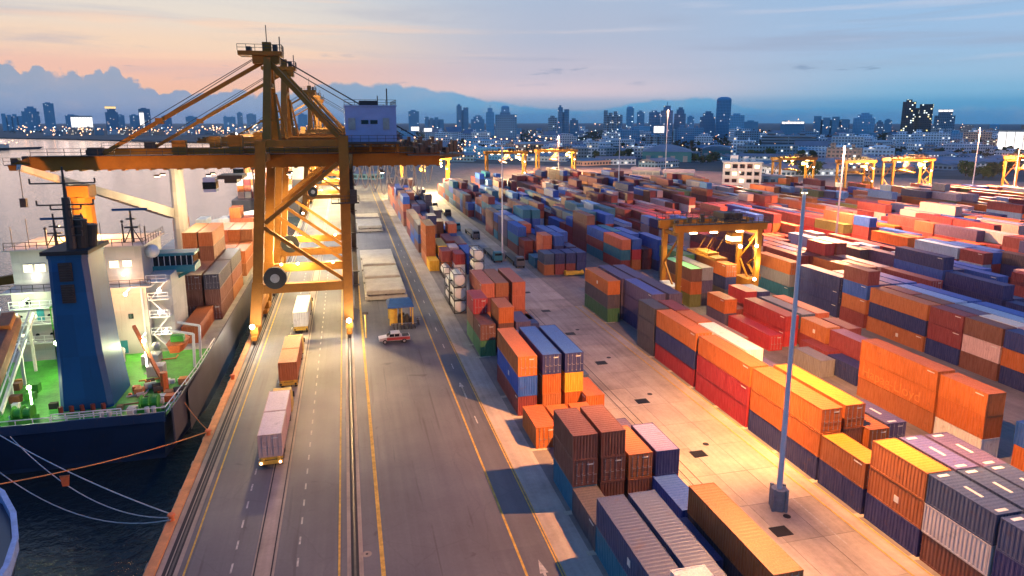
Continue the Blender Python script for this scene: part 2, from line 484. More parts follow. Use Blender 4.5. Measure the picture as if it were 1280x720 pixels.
M['leaf'] = leaf_mat('leaves_dark', (0.02, 0.045, 0.018), (0.06, 0.10, 0.035))
M['leaf2'] = leaf_mat('leaves_mid', (0.035, 0.07, 0.02), (0.08, 0.14, 0.04))
M['grass'] = leaf_mat('far_scrub', (0.02, 0.04, 0.02), (0.06, 0.09, 0.04))
M['fac_teal'] = facade_mat('facade_teal_hazed', (0.16, 0.46, 0.64), (0.07, 0.27, 0.42), lit=0.02)  # dusk haze is put into the blue tints of these facades
M['fac_dark'] = facade_mat('facade_dark_hazed', (0.09, 0.32, 0.50), (0.035, 0.17, 0.29), lit=0.025)
M['fac_white'] = facade_mat('facade_white_hazed', (0.62, 0.72, 0.80), (0.05, 0.12, 0.18), lit=0.05)
M['fac_grey'] = facade_mat('facade_grey_hazed', (0.16, 0.31, 0.42), (0.03, 0.07, 0.10), lit=0.05)
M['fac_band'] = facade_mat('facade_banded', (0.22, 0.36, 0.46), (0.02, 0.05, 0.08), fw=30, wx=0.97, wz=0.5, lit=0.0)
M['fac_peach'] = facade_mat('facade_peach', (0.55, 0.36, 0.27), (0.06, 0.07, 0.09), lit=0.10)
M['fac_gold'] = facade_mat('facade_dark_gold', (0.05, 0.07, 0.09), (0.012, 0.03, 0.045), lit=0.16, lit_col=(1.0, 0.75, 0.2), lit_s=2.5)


# ------------------------------------------------------------------ mesh building
class MB:
    """collects boxes, beams, tubes and polygons for ONE mesh"""
    def __init__(self):
        self.v, self.f, self.mi = [], [], []

    def add(self, vs, fs, mi=0):
        o = len(self.v)
        self.v += [tuple(p) for p in vs]
        self.f += [tuple(o + i for i in f) for f in fs]
        self.mi += [mi] * len(fs)
        return self

    def box(self, x0, x1, y0, y1, z0, z1, mi=0):
        return self.add([(x0, y0, z0), (x1, y0, z0), (x1, y1, z0), (x0, y1, z0), (x0, y0, z1), (x1, y0, z1), (x1, y1, z1), (x0, y1, z1)],
                        [(0, 3, 2, 1), (4, 5, 6, 7), (0, 1, 5, 4), (1, 2, 6, 5), (2, 3, 7, 6), (3, 0, 4, 7)], mi)

    def beam(self, p, q, w, h=None, mi=0, w2=None, h2=None, up=(0, 0, 1)):
        """box-section member from p to q, w wide and h deep"""
        p, q = Vector(p), Vector(q)
        h = w if h is None else h
        w2 = w if w2 is None else w2
        h2 = h if h2 is None else h2
        d = (q - p).normalized()
        u = Vector(up)
        if abs(d.dot(u)) > 0.98:
            u = Vector((0, 1, 0))
        s = d.cross(u).normalized()
        u = s.cross(d).normalized()
        vs = []
        for c, a, bb in ((p, w, h), (q, w2, h2)):
            for i, j in ((-1, -1), (1, -1), (1, 1), (-1, 1)):
                vs.append(c + s * (a / 2 * i) + u * (bb / 2 * j))
        return self.add(vs, [(0, 1, 2, 3), (7, 6, 5, 4), (0, 4, 5, 1), (1, 5, 6, 2), (2, 6, 7, 3), (3, 7, 4, 0)], mi)

    def tube(self, p, q, r, n=8, mi=0, r2=None, caps=True):
        p, q = Vector(p), Vector(q)
        r2 = r if r2 is None else r2
        d = (q - p).normalized()
        u = Vector((0, 0, 1)) if abs(d.z) < 0.9 else Vector((1, 0, 0))
        s = d.cross(u).normalized()
        u = s.cross(d)
        vs = []
        for c, rr in ((p, r), (q, r2)):
            for i in range(n):
                a = 2 * math.pi * i / n
                vs.append(c + (s * math.cos(a) + u * math.sin(a)) * rr)
        fs = [(i, (i + 1) % n, n + (i + 1) % n, n + i) for i in range(n)]
        if caps:
            fs += [tuple(range(n - 1, -1, -1)), tuple(range(n, 2 * n))]
        return self.add(vs, fs, mi)

    def path(self, pts, r, n=6, mi=0):
        for a, c in zip(pts, pts[1:]):
            self.tube(a, c, r, n, mi, caps=True)
        return self

    def prism(self, pts, z0, z1, mi=0):
        n = len(pts)
        vs = [(x, y, z0) for x, y in pts] + [(x, y, z1) for x, y in pts]
        return self.add(vs, [tuple(range(n - 1, -1, -1)), tuple(range(n, 2 * n))] + [(i, (i + 1) % n, n + (i + 1) % n, n + i) for i in range(n)], mi)

    def loft(self, rings, caps=True, mi=0):
        n = len(rings[0])
        vs = [p for r in rings for p in r]
        fs = []
        for k in range(len(rings) - 1):
            for i in range(n):
                j = (i + 1) % n
                fs.append((k * n + i, k * n + j, (k + 1) * n + j, (k + 1) * n + i))
        if caps:
            fs += [tuple(range(n - 1, -1, -1)), tuple(range((len(rings) - 1) * n, len(rings) * n))]
        return self.add(vs, fs, mi)

    def ball(self, c, r, n=8, m=5, mi=0, sq=(1, 1, 1)):
        rings = []
        for k in range(1, m):
            t = math.pi * k / m
            rings.append([(c[0] + r * sq[0] * math.sin(t) * math.cos(2 * math.pi * i / n), c[1] + r * sq[1] * math.sin(t) * math.sin(2 * math.pi * i / n), c[2] - r * sq[2] * math.cos(t)) for i in range(n)])
        return self.loft(rings, True, mi)

    def quad(self, a, bq, c, d, mi=0):
        return self.add([a, bq, c, d], [(0, 1, 2, 3)], mi)

    def mesh(self, name, mats):
        me = bpy.data.meshes.new(name)
        me.from_pydata(self.v, [], self.f)
        for m in (mats if isinstance(mats, (list, tuple)) else [mats]):
            me.materials.append(m)
        if any(self.mi):
            me.polygons.foreach_set('material_index', self.mi)
        bm = bmesh.new()
        bm.from_mesh(me)
        bmesh.ops.recalc_face_normals(bm, faces=bm.faces)
        bm.to_mesh(me)
        bm.free()
        return me

    def build(self, name, mats, parent=None, loc=(0, 0, 0), rz=0.0, color=None, bevel=0.0):
        return obj(name, self.mesh(name, mats), parent, loc, rz, color, bevel)


def obj(name, me, parent=None, loc=(0, 0, 0), rz=0.0, color=None, bevel=0.0):
    o = bpy.data.objects.new(name, me)
    COL.objects.link(o)
    o.location = loc
    o.rotation_euler = (0, 0, rz)
    if parent is not None:
        o.parent = parent
    if color is not None:
        o.color = tuple(color) + (1,)
    if bevel:
        md = o.modifiers.new('edge', 'BEVEL')
        md.width = bevel
        md.segments = 2
        md.limit_method = 'ANGLE'
    return o


def tag(o, label, cat, group=None):
    o['label'] = label
    o['category'] = cat
    if group:
        o['group'] = group
    return o


def thing(name, label, cat, loc=(0, 0, 0), rz=0.0, group=None):
    o = bpy.data.objects.new(name, None)
    o.empty_display_size = 0.2
    COL.objects.link(o)
    o.location = loc
    o.rotation_euler = (0, 0, rz)
    return tag(o, label, cat, group)


def struct(name, mb, mat, **kw):
    o = mb.build(name, mat, **kw)
    o['kind'] = 'structure'
    return o


KIDS = {}


def copy_tree(o, parent=None):
    c = o.copy()
    COL.objects.link(c)
    if parent is not None:
        c.parent = parent
    for ch in o.children:
        copy_tree(ch, c)
    return c


def lamp(name, loc, power, col, radius=0.3, parent=None, spot=None, aim=None, blend=0.6):
    d = bpy.data.lights.new(name, 'SPOT' if spot else 'POINT')
    d.energy = power
    d.color = col
    d.shadow_soft_size = radius
    if spot:
        d.spot_size = R(spot)
        d.spot_blend = blend
    o = bpy.data.objects.new(name, d)
    COL.objects.link(o)
    o.location = loc
    if aim is not None:
        o.rotation_euler = (Vector(aim) - Vector(loc)).to_track_quat('-Z', 'Y').to_euler()
    if parent is not None:
        o.parent = parent
    return o


ORD = ['zeroth', 'first', 'second', 'third', 'fourth', 'fifth', 'sixth', 'seventh', 'eighth', 'ninth', 'tenth', 'eleventh', 'twelfth', 'thirteenth', 'fourteenth', 'fifteenth', 'sixteenth', 'seventeenth', 'eighteenth', 'nineteenth', 'twentieth']


def ordn(i):
    return ORD[i] if i <= 20 else 'twenty-' + ORD[i - 20] if i < 30 else 'thirtieth' if i == 30 else 'thirty-' + ORD[i - 30]


# ------------------------------------------------------------------ ground, river, quay, roads
mb = MB()
mb.quad((-8000, -300, -2.5), (-17.6, -300, -2.5), (-17.6, 1500, -2.5), (-8000, 6000, -2.5))
struct('river_water', mb, M['water'])
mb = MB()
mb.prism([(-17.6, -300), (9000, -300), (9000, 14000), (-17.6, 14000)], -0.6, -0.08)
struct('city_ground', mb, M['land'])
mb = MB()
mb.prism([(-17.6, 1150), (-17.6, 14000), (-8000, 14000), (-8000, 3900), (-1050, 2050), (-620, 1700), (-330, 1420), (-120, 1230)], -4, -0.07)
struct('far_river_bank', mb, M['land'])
mb = MB()
mb.box(-17.75, -17.55, -60, 1150, -4.0, -0.02)
for k in range(46):
    mb.box(-17.98, -17.76, 20 + k * 6.0, 20.9 + k * 6.0, -2.2, -0.3)
struct('quay_wall', mb, M['quay_c'])
mb = MB()
mb.prism([(-17.55, -60), (30, -60), (30, 640), (-17.55, 640)], -0.05, -0.004)
struct('quay_apron', mb, M['asphalt'])
mb = MB()
mb.prism([(15.95, -60), (520, -60), (520, 225), (60, 640), (15.95, 640)], -0.03, 0.0)
yard = struct('yard_pavement', mb, M['yard'])

# quay edge: painted kerb, concrete strip, rail trench
mb = MB()
mb.box(-17.6, -16.75, -60, 640, 0.0, 0.28)
struct('quay_kerb', mb, M['kerb'], bevel=0.04)
mb = MB()
mb.box(-16.7, -15.0, -60, 640, -0.02, 0.012)
mb.box(-9.1, -7.3, -60, 640, -0.02, 0.006)
mb.box(-1.45, -0.12, -60, 640, -0.02, 0.008)
struct('rail_strip_pavement', mb, M['quay_c'])
mb = MB()
for x0, x1 in ((-16.25, -15.95), (-15.85, -15.35), (-1.12, -0.48), (-8.98, -8.86), (-7.62, -7.50)):
    mb.box(x0, x1, -60, 640, -0.02, 0.018)
struct('rail_groove_surface', mb, M['groove'])
for x in (-15.62, -0.8):
    mb = MB()
    mb.box(x - 0.05, x + 0.05, -60, 640, 0.0, 0.05)
    mb.box(x - 0.09, x + 0.09, -60, 640, 0.0, 0.024)
    struct('crane_rail', mb, M['rail'])


def stripe(x, w, y0, y1, mat, z=0.012, name='road_marking'):
    m_ = MB()
    m_.quad((x - w / 2, y0, z), (x + w / 2, y0, z), (x + w / 2, y1, z), (x - w / 2, y1, z))
    return struct(name, m_, M[mat])


stripe(-14.5, 0.16, -40, 520, 'yellow_line')
stripe(-2.1, 0.18, -40, 520, 'yellow_line')
stripe(1.45, 0.36, -40, 520, 'yellow_line')
stripe(12.85, 0.2, -40, 520, 'yellow_line')
stripe(15.7, 0.13, -40, 520, 'yellow_line')
stripe(15.93, 0.1, -40, 520, 'yellow_line')
for x, y0, dash, step, n in ((-10.8, 40.3, 1.3, 3.25, 40), (-5.5, 40.5, 1.15, 3.1, 42), (14.3, 76, 2.2, 9.6, 14)):
    for k in range(n):
        stripe(x, 0.16, y0 + k * step, y0 + k * step + dash, 'white_line')
# arrow on the yard road
for ya in (47.2, 88.0):
    mb = MB()
    mb.quad((14.2, ya - 4.2, 0.012), (14.42, ya - 4.2, 0.012), (14.42, ya, 0.012), (14.2, ya, 0.012))
    mb.add([(13.95, ya, 0.012), (14.67, ya, 0.012), (14.31, ya + 1.8, 0.012)], [(0, 1, 2)])
    struct('road_marking', mb, M['white_line'])
# manhole by the rail, small oil spots are in the asphalt
mb = MB()
mb.tube((0.2, 53.2, 0.0), (0.2, 53.2, 0.02), 0.42, 16)
struct('manhole_cover_surface', mb, M['quay_c'])
mb = MB()
mb.tube((0.2, 53.2, 0.0), (0.2, 53.2, 0.028), 0.12, 10)
struct('manhole_cover_surface', mb, M['grate'])

# concrete lane of poured slabs with open joints
lane = bpy.data.objects.new('lane_pavement', None)
COL.objects.link(lane)
lane['kind'] = 'structure'
xs = [31.3, 32.75, 36.35, 40.0, 43.4]
for i in range(4):
    y = 22.0
    k = 0
    while y < 150:
        Ls = 6.0
        mb = MB()
        jig = 0.008 * rnd.random()
        mb.box(xs[i] + 0.02, xs[i + 1] - 0.02, y + 0.02, y + Ls - 0.02, 0.0, 0.022 + jig)
        o = mb.build('concrete_slab', M['concrete'], lane)
        y += Ls
mb = MB()
mb.box(31.3, 43.4, 150.1, 330, 0, 0.02)
mb.build('lane_surface', M['concrete'], lane)
mb = MB()
mb.box(43.42, 45.2, 22, 124, 0, 0.018)
mb.box(15.97, 18.9, 10, 330, 0, 0.016)
mb.build('lane_verge_surface', M['concrete'], lane)
for x, w in ((43.55, 0.16), (45.05, 0.16), (33.0, 0.1), (34.0, 0.1)):
    m_ = MB()
    m_.box(x - w / 2, x + w / 2, 22, 124, 0.018, 0.036)
    m_.build('edge_line', M['yellow_line'] if x > 40 else M['grate'], lane)
for k in range(9):
    mb = MB()
    yy = 32.0 + 14.9 * k
    for q in range(8):
        mb.box(36.0 + q * 0.2, 36.16 + q * 0.2, yy, yy + 1.35, 0.02, 0.052)
    mb.box(35.95, 37.65, yy - 0.05, yy + 1.4, 0.02, 0.036)
    mb.build('drain_grate', M['grate'], lane)
for k in range(5):
    mb = MB()
    mb.tube((38.8, 49.5 + 14.9 * k, 0.02), (38.8, 49.5 + 14.9 * k, 0.05), 0.36, 12)
    mb.build('manhole_cover', M['grate'], lane)
mb = MB()
mb.quad((41.2, 44.5, 0.04), (41.32, 44.5, 0.04), (41.32, 52, 0.04), (41.2, 52, 0.04))
mb.build('lane_line', M['white_line'], lane)

# ------------------------------------------------------------------ shipping containers
PAL = {
    'or': ((0.50, 0.125, 0.018), 'orange'), 'ob': ((0.40, 0.125, 0.035), 'orange-brown'), 'rd': ((0.38, 0.018, 0.03), 'red'),
    'mr': ((0.22, 0.030, 0.035), 'maroon'), 'br': ((0.20, 0.07, 0.045), 'brown'), 'nv': ((0.008, 0.022, 0.14), 'navy'),
    'bl': ((0.008, 0.085, 0.42), 'blue'), 'sb': ((0.045, 0.075, 0.165), 'steel blue'), 'tl': ((0.006, 0.15, 0.25), 'teal'),
    'wh': ((0.72, 0.68, 0.64), 'white'), 'gy': ((0.26, 0.26, 0.27), 'grey'), 'dg': ((0.075, 0.065, 0.09), 'dark grey'),
    'gn': ((0.045, 0.18, 0.07), 'green'), 'yl': ((0.68, 0.37, 0.02), 'yellow'), 'lb': ((0.24, 0.42, 0.66), 'light blue'),
    'pk': ((0.62, 0.42, 0.40), 'pale pink'), 'ol': ((0.15, 0.17, 0.045), 'olive'), 'so': ((0.56, 0.13, 0.06), 'salmon'),
    'pu': ((0.095, 0.07, 0.16), 'purple-grey'),
}
CW, CH, TP = 2.44, 2.59, 2.62


def prof(L, p, d, margin=0.14):
    n = max(2, round((L - 2 * margin) / p))
    p = (L - 2 * margin) / n
    pts = [(0, d), (margin, d)]
    for k in range(n):
        a = margin + k * p
        pts += [(a + 0.15 * p, 0), (a + 0.5 * p, 0), (a + 0.65 * p, d), (a + p, d)]
    pts.append((L, d))
    return pts


def add_side(mb, L, x, sgn):
    pts = prof(L, 0.36, 0.045)
    vs = []
    for y, d in pts:
        vs += [(x + sgn * (0.012 + d), y, 0.14), (x + sgn * (0.012 + d), y, CH - 0.08)]
    mb.add(vs, [(2 * i, 2 * i + 2, 2 * i + 3, 2 * i + 1) for i in range(len(pts) - 1)])


def add_end(mb, y, sgn):
    pts = prof(CW, 0.3, 0.045)
    vs = []
    for x, d in pts:
        vs += [(x, y + sgn * (0.012 + d), 0.14), (x, y + sgn * (0.012 + d), CH - 0.08)]
    mb.add(vs, [(2 * i, 2 * i + 2, 2 * i + 3, 2 * i + 1) for i in range(len(pts) - 1)])


def add_roof(mb, L):
    pts = prof(L, 0.42, 0.018, 0.3)
    vs = []
    for y, d in pts:
        vs += [(0.05, y, CH - 0.012 - d), (CW - 0.05, y, CH - 0.012 - d)]
    mb.add(vs, [(2 * i, 2 * i + 1, 2 * i + 3, 2 * i + 2) for i in range(len(pts) - 1)])


def add_frame(mb, L):
    for x in (0, CW - 0.11):
        for y in (0, L - 0.11):
            mb.box(x, x + 0.11, y, y + 0.11, 0.1, CH - 0.1)
    for x in (0, CW - 0.07):
        mb.box(x, x + 0.07, 0.11, L - 0.11, 0.01, 0.15)
        mb.box(x, x + 0.07, 0.11, L - 0.11, CH - 0.085, CH - 0.003)
    for y in (0, L - 0.09):
        mb.box(0.11, CW - 0.11, y, y + 0.09, 0.01, 0.15)
        mb.box(0.11, CW - 0.11, y, y + 0.09, CH - 0.10, CH - 0.003)
    for x in (-0.004, CW - 0.166):
        for y in (-0.004, L - 0.166):
            mb.box(x, x + 0.17, y, y + 0.17, 0, 0.118)
            mb.box(x, x + 0.17, y, y + 0.17, CH - 0.118, CH)


def add_door(mb, side):
    x0 = 0.12 if side == 0 else CW / 2 + 0.008
    x1 = x0 + CW / 2 - 0.128
    mb.box(x0, x1, 0.03, 0.08, 0.16, CH - 0.11)
    for z in (0.3, 0.95, 1.6, 2.05):
        mb.box(x0 + 0.12, x1 - 0.12, 0.012, 0.031, z, z + 0.3)
    return x0, x1


def add_rods(mb, side):
    x0 = 0.12 if side == 0 else CW / 2 + 0.008
    for u in (0.28, 0.82):
        x = x0 + u
        mb.tube((x, -0.005, 0.14), (x, -0.005, CH - 0.11), 0.022, 5)
        for z in (0.3, 1.15, 2.2):
            mb.box(x - 0.06, x + 0.06, -0.012, 0.03, z, z + 0.08)
        mb.box(x - 0.02, x + 0.34, -0.03, -0.012, 1.05, 1.1)


CM = {}


def cmesh(kind, L):
    key = (kind, L)
    if key in CM:
        return CM[key]
    mb = MB()
    if kind == 'frame':
        add_frame(mb, L)
    elif kind == 'side':
        add_side(mb, L, 0, 1)
    elif kind == 'side2':
        add_side(mb, L, CW, -1)
    elif kind == 'roof':
        add_roof(mb, L)
    elif kind == 'end':
        add_end(mb, 0, 1)
    elif kind == 'end2':
        add_end(mb, L, -1)
    elif kind == 'door0':
        add_door(mb, 0)
    elif kind == 'door1':
        add_door(mb, 1)
    elif kind == 'rod0':
        add_rods(mb, 0)
    elif kind == 'rod1':
        add_rods(mb, 1)
    elif kind in ('body', 'bodyd'):
        add_frame(mb, L)
        add_side(mb, L, 0, 1)
        add_side(mb, L, CW, -1)
        add_roof(mb, L)
        add_end(mb, L, -1)
        if kind == 'body':
            add_end(mb, 0, 1)
        else:
            add_door(mb, 0)
            add_door(mb, 1)
            add_rods(mb, 0)
            add_rods(mb, 1)
    elif kind == 'panel':
        mb.box(0.5, 1.5, 0.3, 0.62, CH - 0.02, CH + 0.004)
    elif kind == 'mark':
        mb.box(-0.006, 0.03, 0.5, 1.5, CH - 0.42, CH - 0.3)
    elif kind == 'markd':
        mb.box(CW / 2 + 0.2, CW / 2 + 0.85, -0.004, 0.03, CH - 0.5, CH - 0.38)
    elif kind == 'markb':
        mb.box(-0.006, 0.03, L * 0.42, L * 0.42 + 0.5, 0.9, 1.5)
    elif kind == 'panelb':
        mb.box(CW / 2 - 0.14, CW / 2 + 0.14, L / 2 - 0.8, L / 2 + 0.8, CH - 0.02, CH + 0.004)
    elif kind == 'panelc':
        mb.box(0.5, 1.5, L - 0.6, L - 0.28, CH - 0.02, CH + 0.004)
    me = mb.mesh('container_' + {'side2': 'side', 'end2': 'end', 'door0': 'door', 'door1': 'door', 'rod0': 'rods', 'rod1': 'rods', 'bodyd': 'body'}.get(kind, kind), M['panel_white'] if kind.startswith(('panel', 'mark')) else M['grey_steel'] if kind in ('rod0', 'rod1') else M['cont'])
    CM[key] = me
    return me


def jit(c, r):
    k = 0.85 + 0.3 * r.random()
    return tuple(min(1, x * k * (0.95 + 0.1 * r.random())) for x in c)


def container(x, y, z, L, code, label, group, detail, doors=False, roof=None, panel=False, rz=0.0, name='shipping_container', cat='container'):
    c = jit(PAL[code][0], rnd)
    c4 = c + (1,)
    if detail == 0:
        o = obj(name, cmesh('bodyd' if doors else 'body', L), None, (x, y, z), rz, c)
        tag(o, label, cat, group)
        if panel:
            for pk in ('panel', 'panelb', 'panelc'):
                obj('roof_code_panel', cmesh(pk, L), o)
        return o
    o = thing(name, label, cat, (x, y, z), rz, group)
    obj('frame', cmesh('frame', L), o, color=c)
    sp_ = obj('side_panel', cmesh('side', L), o, color=c)
    if rnd.random() < 0.32:
        obj('code_marking', cmesh('mark', L), sp_)
    if rnd.random() < 0.05:
        obj('code_marking', cmesh('markb', L), sp_)
    obj('side_panel', cmesh('side2', L), o, color=c)
    r_ = obj('roof_panel', cmesh('roof', L), o, color=roof or c)
    obj('end_panel', cmesh('end2', L), o, color=c)
    if doors:
        for k in (0, 1):
            d = obj('door', cmesh('door%d' % k, L), o, color=c)
            obj('locking_rods', cmesh('rod%d' % k, L), d)
            if k:
                obj('code_marking', cmesh('markd', L), d)
    else:
        obj('end_panel', cmesh('end', L), o, color=c)
    if panel:
        for pk in ('panel', 'panelb', 'panelc'):
            obj('roof_code_panel', cmesh(pk, L), r_)
    return o


L40, L20 = 12.19, 6.06
STACKS = []            # (row key, x, y0, L, colours bottom to top, options)


def S(row, x, y, L, cols, **kw):
    STACKS.append(dict(row=row, x=x, y=y, L=L40 if L == 40 else L20, c=cols.split(), **kw))


AX = [19.35, 22.2, 25.05, 27.9]
BX = [45.75, 48.55, 51.35, 54.15]
CX = [65.3, 68.15, 71.0, 73.85]
# block beside the asphalt road, from the near end
S('A0', AX[0], 36.5, 40, 'tl sb'); S('A1', AX[1], 36.5, 40, 'nv sb'); S('A3', AX[3], 36.45, 40, 'dg ob'); S('A0', AX[0], 29.4, 20, 'gy sb wh')
S('A0', AX[0], 48.75, 20, 'dg'); S('A2', AX[2], 42.0, 20, 'nv'); S('A3', AX[3] - 0.3, 49.0, 20, 'bl')
S('A0', AX[0], 55.0, 20, 'tl br br', doorsat=(1,)); S('A1', AX[1], 55.0, 20, 'br br br', doorsat=(1,)); S('A2', AX[2], 55.0, 20, 'br ob', doorsat=(1,)); S('A3', AX[3], 55.0, 20, 'mr nv', roofc=(0.2, 0.16, 0.34))
S('A0', AX[0] + 0.1, 67.9, 20, 'or', roofc=(0.62, 0.10, 0.02)); S('A1', AX[1], 61.3, 40, 'or'); S('A2', AX[2], 61.3, 40, 'or'); S('A3', AX[3], 62.0, 20, 'pu')
S('A0', AX[0] + 0.3, 76.8, 40, 'mr bl or', ec={1: 'pu'}); S('A1', AX[1] + 0.6, 76.8, 40, 'ob or nv', doorsat=(2,), roofc=(0.03, 0.12, 0.42)); S('A2', AX[2] + 0.7, 76.7, 40, 'or yl nv', doorsat=(2,), roofc=(0.03, 0.12, 0.42)); S('A3', AX[3] + 0.1, 75.0, 20, 'or')
S('A1', AX[1], 89.6, 20, 'nv pu'); S('A2', AX[2], 89.3, 20, 'dg pu'); S('A3', AX[3] + 0.6, 82.0, 20, 'sb')
S('A0', AX[0] - 0.1, 99.4, 20, 'gn br', doorsat=(1,)); S('A1', AX[1], 99.4, 20, 'mr br or'); S('A2', AX[2], 99.6, 20, 'dg pu')
S('A0', AX[0] - 0.1, 105.6, 20, 'gn br rd'); S('A3', AX[3] + 0.6, 106.5, 20, 'nv', roofc=(0.05, 0.09, 0.25)); S('A2', AX[2], 107.0, 20, 'nv')
S('A1', AX[1] + 0.4, 115.4, 40, 'or mr so', doorsat=()); S('A2', AX[2] + 0.2, 115.4, 40, 'or mr ob'); S('A3', AX[3] + 0.5, 115.4, 40, 'or so so')
S('A3', AX[3] + 0.3, 109.2, 20, 'or')
S('A0', AX[0] - 0.4, 163.2, 20, 'yl'); S('A0', AX[0] - 0.4, 169.6, 40, 'or or or or')
S('A1', AX[1] - 0.3, 161.5, 20, 'or mr'); S('A2', AX[2] - 0.6, 157.0, 20, 'wh rd'); S('A3', AX[3] - 0.6, 157.5, 40, 'nv bl')
S('A1', AX[1] - 0.3, 169.0, 40, 'bl yl'); S('A2', AX[2] - 0.6, 166.0, 20, 'mr pk'); S('A3', AX[3] - 0.6, 171, 40, 'nv mr')
S('A2', AX[2], 176.0, 40, 'nv mr')
# block facing the concrete lane
S('B0', BX[0], 29.0, 20, 'nv nv sb', panel=True); S('B0', BX[0], 35.3, 20, 'br wh sb', panel=True)
S('B0', BX[0], 41.6, 20, 'nv ob ob', roofc=(0.70, 0.29, 0.012)); S('B0', BX[0], 48.1, 20, 'nv ob', roofc=(0.70, 0.29, 0.012))
S('B0', BX[0], 54.5, 40, 'nv or or'); S('B0', BX[0] - 0.1, 67.1, 40, 'rd rd or'); S('B0', BX[0], 80.2, 40, 'rd nv or'); S('B0', BX[0], 93.0, 20, 'dg dg dg'); S('B0', BX[0] - 0.2, 112.0, 40, 'gn dg or')
S('B1', BX[1], 29.0, 20, 'nv bl sb', panel=True); S('B1', BX[1], 35.3, 20, 'sb bl sb', panel=True); S('B1', BX[1], 41.5, 20, 'nv mr pu', panel=True, roofc=(0.10, 0.10, 0.32))
S('B2', BX[2], 29.0, 20, 'nv bl pu', panel=True); S('B2', BX[2], 35.3, 20, 'nv bl sb', panel=True); S('B2', BX[2], 41.4, 20, 'nv mr pu', panel=True)
S('B3', BX[3], 35.3, 20, 'nv bl'); S('B3', BX[3], 29.0, 20, 'nv bl')
S('B1', BX[1] + 0.2, 54.8, 40, 'br br or', doorsat=(2,), roofc=(0.70, 0.29, 0.012)); S('B2', BX[2], 54.0, 20, 'br or', doorsat=(1,)); S('B3', BX[3], 54.8, 20, 'dg pu', doorsat=(1,), panel=True)
S('B1', BX[1], 72.3, 40, 'mr gy wh'); S('B1', BX[1], 85.0, 20, 'mr or or'); S('B1', BX[1], 91.5, 20, 'mr mr mr'); S('B2', BX[2], 67.2, 40, 'mr pu')
S('B2', BX[2], 80.5, 40, 'mr mr'); S('B3', BX[3], 68.0, 40, 'mr'); S('B3', BX[3], 84.0, 40, 'mr br')
S('B1', BX[1] + 0.6, 101.1, 40, 'nv pu pu', roofc=(0.09, 0.12, 0.4)); S('B1', BX[1] + 0.3, 113.4, 40, 'nv pu pu'); S('B2', BX[2] + 0.8, 100.8, 40, 'mr mr pu'); S('B2', BX[2] + 0.5, 113.2, 40, 'mr mr pu')
for i in range(4):
    S('B%d' % i, 45.3 + 2.75 * i, 152.0, 20, ('ob', 'mr', 'mr', 'nv')[i] + ' ' + ('sb', 'nv', 'nv', 'nv')[i], roofc=(0.03, 0.12, 0.3))
S('B0', 45.3, 160.6, 20, 'tl'); S('B0', 45.3, 171.0, 20, 'mr mr'); S('B0', 45.3, 178.0, 40, 'mr tl bl'); S('B0', 45.3, 191, 40, 'dg pu pu'); S('B0', 45.3, 203.6, 20, 'tl br bl'); S('B0', 45.3, 210.5, 40, 'mr br br')
S('B1', 48.1, 163.0, 20, 'nv so so'); S('B1', 48.1, 170.0, 40, 'bl mr'); S('B1', 48.1, 183, 20, 'mr mr so'); S('B1', 48.1, 190, 40, 'tl tl lb'); S('B1', 48.1, 203, 40, 'nv mr bl')
S('B2', 50.9, 161.6, 20, 'mr nv bl'); S('B2', 50.9, 168.4, 40, 'mr bl bl'); S('B2', 50.9, 181, 40, 'mr bl'); S('B2', 50.9, 194, 40, 'mr mr bl tl')
S('B3', 53.7, 160, 20, 'mr nv'); S('B3', 53.7, 167, 40, 'mr nv bl', roofc=(0.03, 0.16, 0.4)); S('B3', 53.7, 180, 40, 'mr mr'); S('B3', 53.7, 193, 40, 'mr mr bl tl')
# block under the yellow gantry crane
S('C1', CX[1], 46.0, 20, 'or bl'); S('C0', CX[0] + 0.4, 53.6, 20, 'wh or or', doorsat=()); S('C0', CX[0] + 0.8, 60.3, 40, 'ob or or')
S('C1', CX[1], 75.0, 20, 'nv'); S('C0', CX[0], 78.9, 20, 'gy'); S('C1', CX[1] + 0.6, 82.0, 20, 'mr'); S('C2', CX[2], 72.2, 40, 'mr mr', roofc=(0.25, 0.10, 0.2)); S('C2', CX[2], 85.2, 20, 'mr ob'); S('C3', CX[3], 84.0, 20, 'mr mr')
S('C0', CX[0] - 0.2, 90.9, 40, 'rd', doorsat=(0,)); S('C1', CX[1] + 0.6, 92.2, 40, 'rd rd', doorsat=()); S('C2', CX[2] + 1, 92.5, 40, 'mr sb', roofc=(0.2, 0.26, 0.55)); S('C3', CX[3] + 1, 92.5, 40, 'mr so')
S('C0', CX[0] - 0.6, 103.9, 20, 'pu or'); S('C2', CX[2] + 0.6, 108.0, 20, 'mr rd'); S('C3', CX[3], 107.5, 20, 'mr nv'); S('C1', CX[1], 106.0, 20, 'mr')
S('C0', CX[0] + 0.1, 117.7, 40, 'ol or br', roofc=(0.16, 0.52, 0.24), ec={}); S('C1', CX[1], 118.2, 40, 'dg pu gy', roofc=(0.05, 0.60, 0.22)); S('C3', CX[3] + 0.4, 119.6, 40, 'dg nv or'); S('C2', CX[2], 131, 40, 'dg nv gn'); S('C3', CX[3], 133, 40, 'mr nv nv')
S('C0', CX[0], 152.3, 40, 'mr tl so'); S('C1', CX[1], 152.3, 40, 'ob rd bl'); S('C2', CX[2], 152.3, 20, 'mr mr'); S('C0', CX[0], 165, 40, 'tl mr bl'); S('C1', CX[1], 165, 40, 'nv bl tl'); S('C2', CX[2], 160, 40, 'nv bl bl'); S('C3', CX[3], 150, 40, 'nv bl bl')
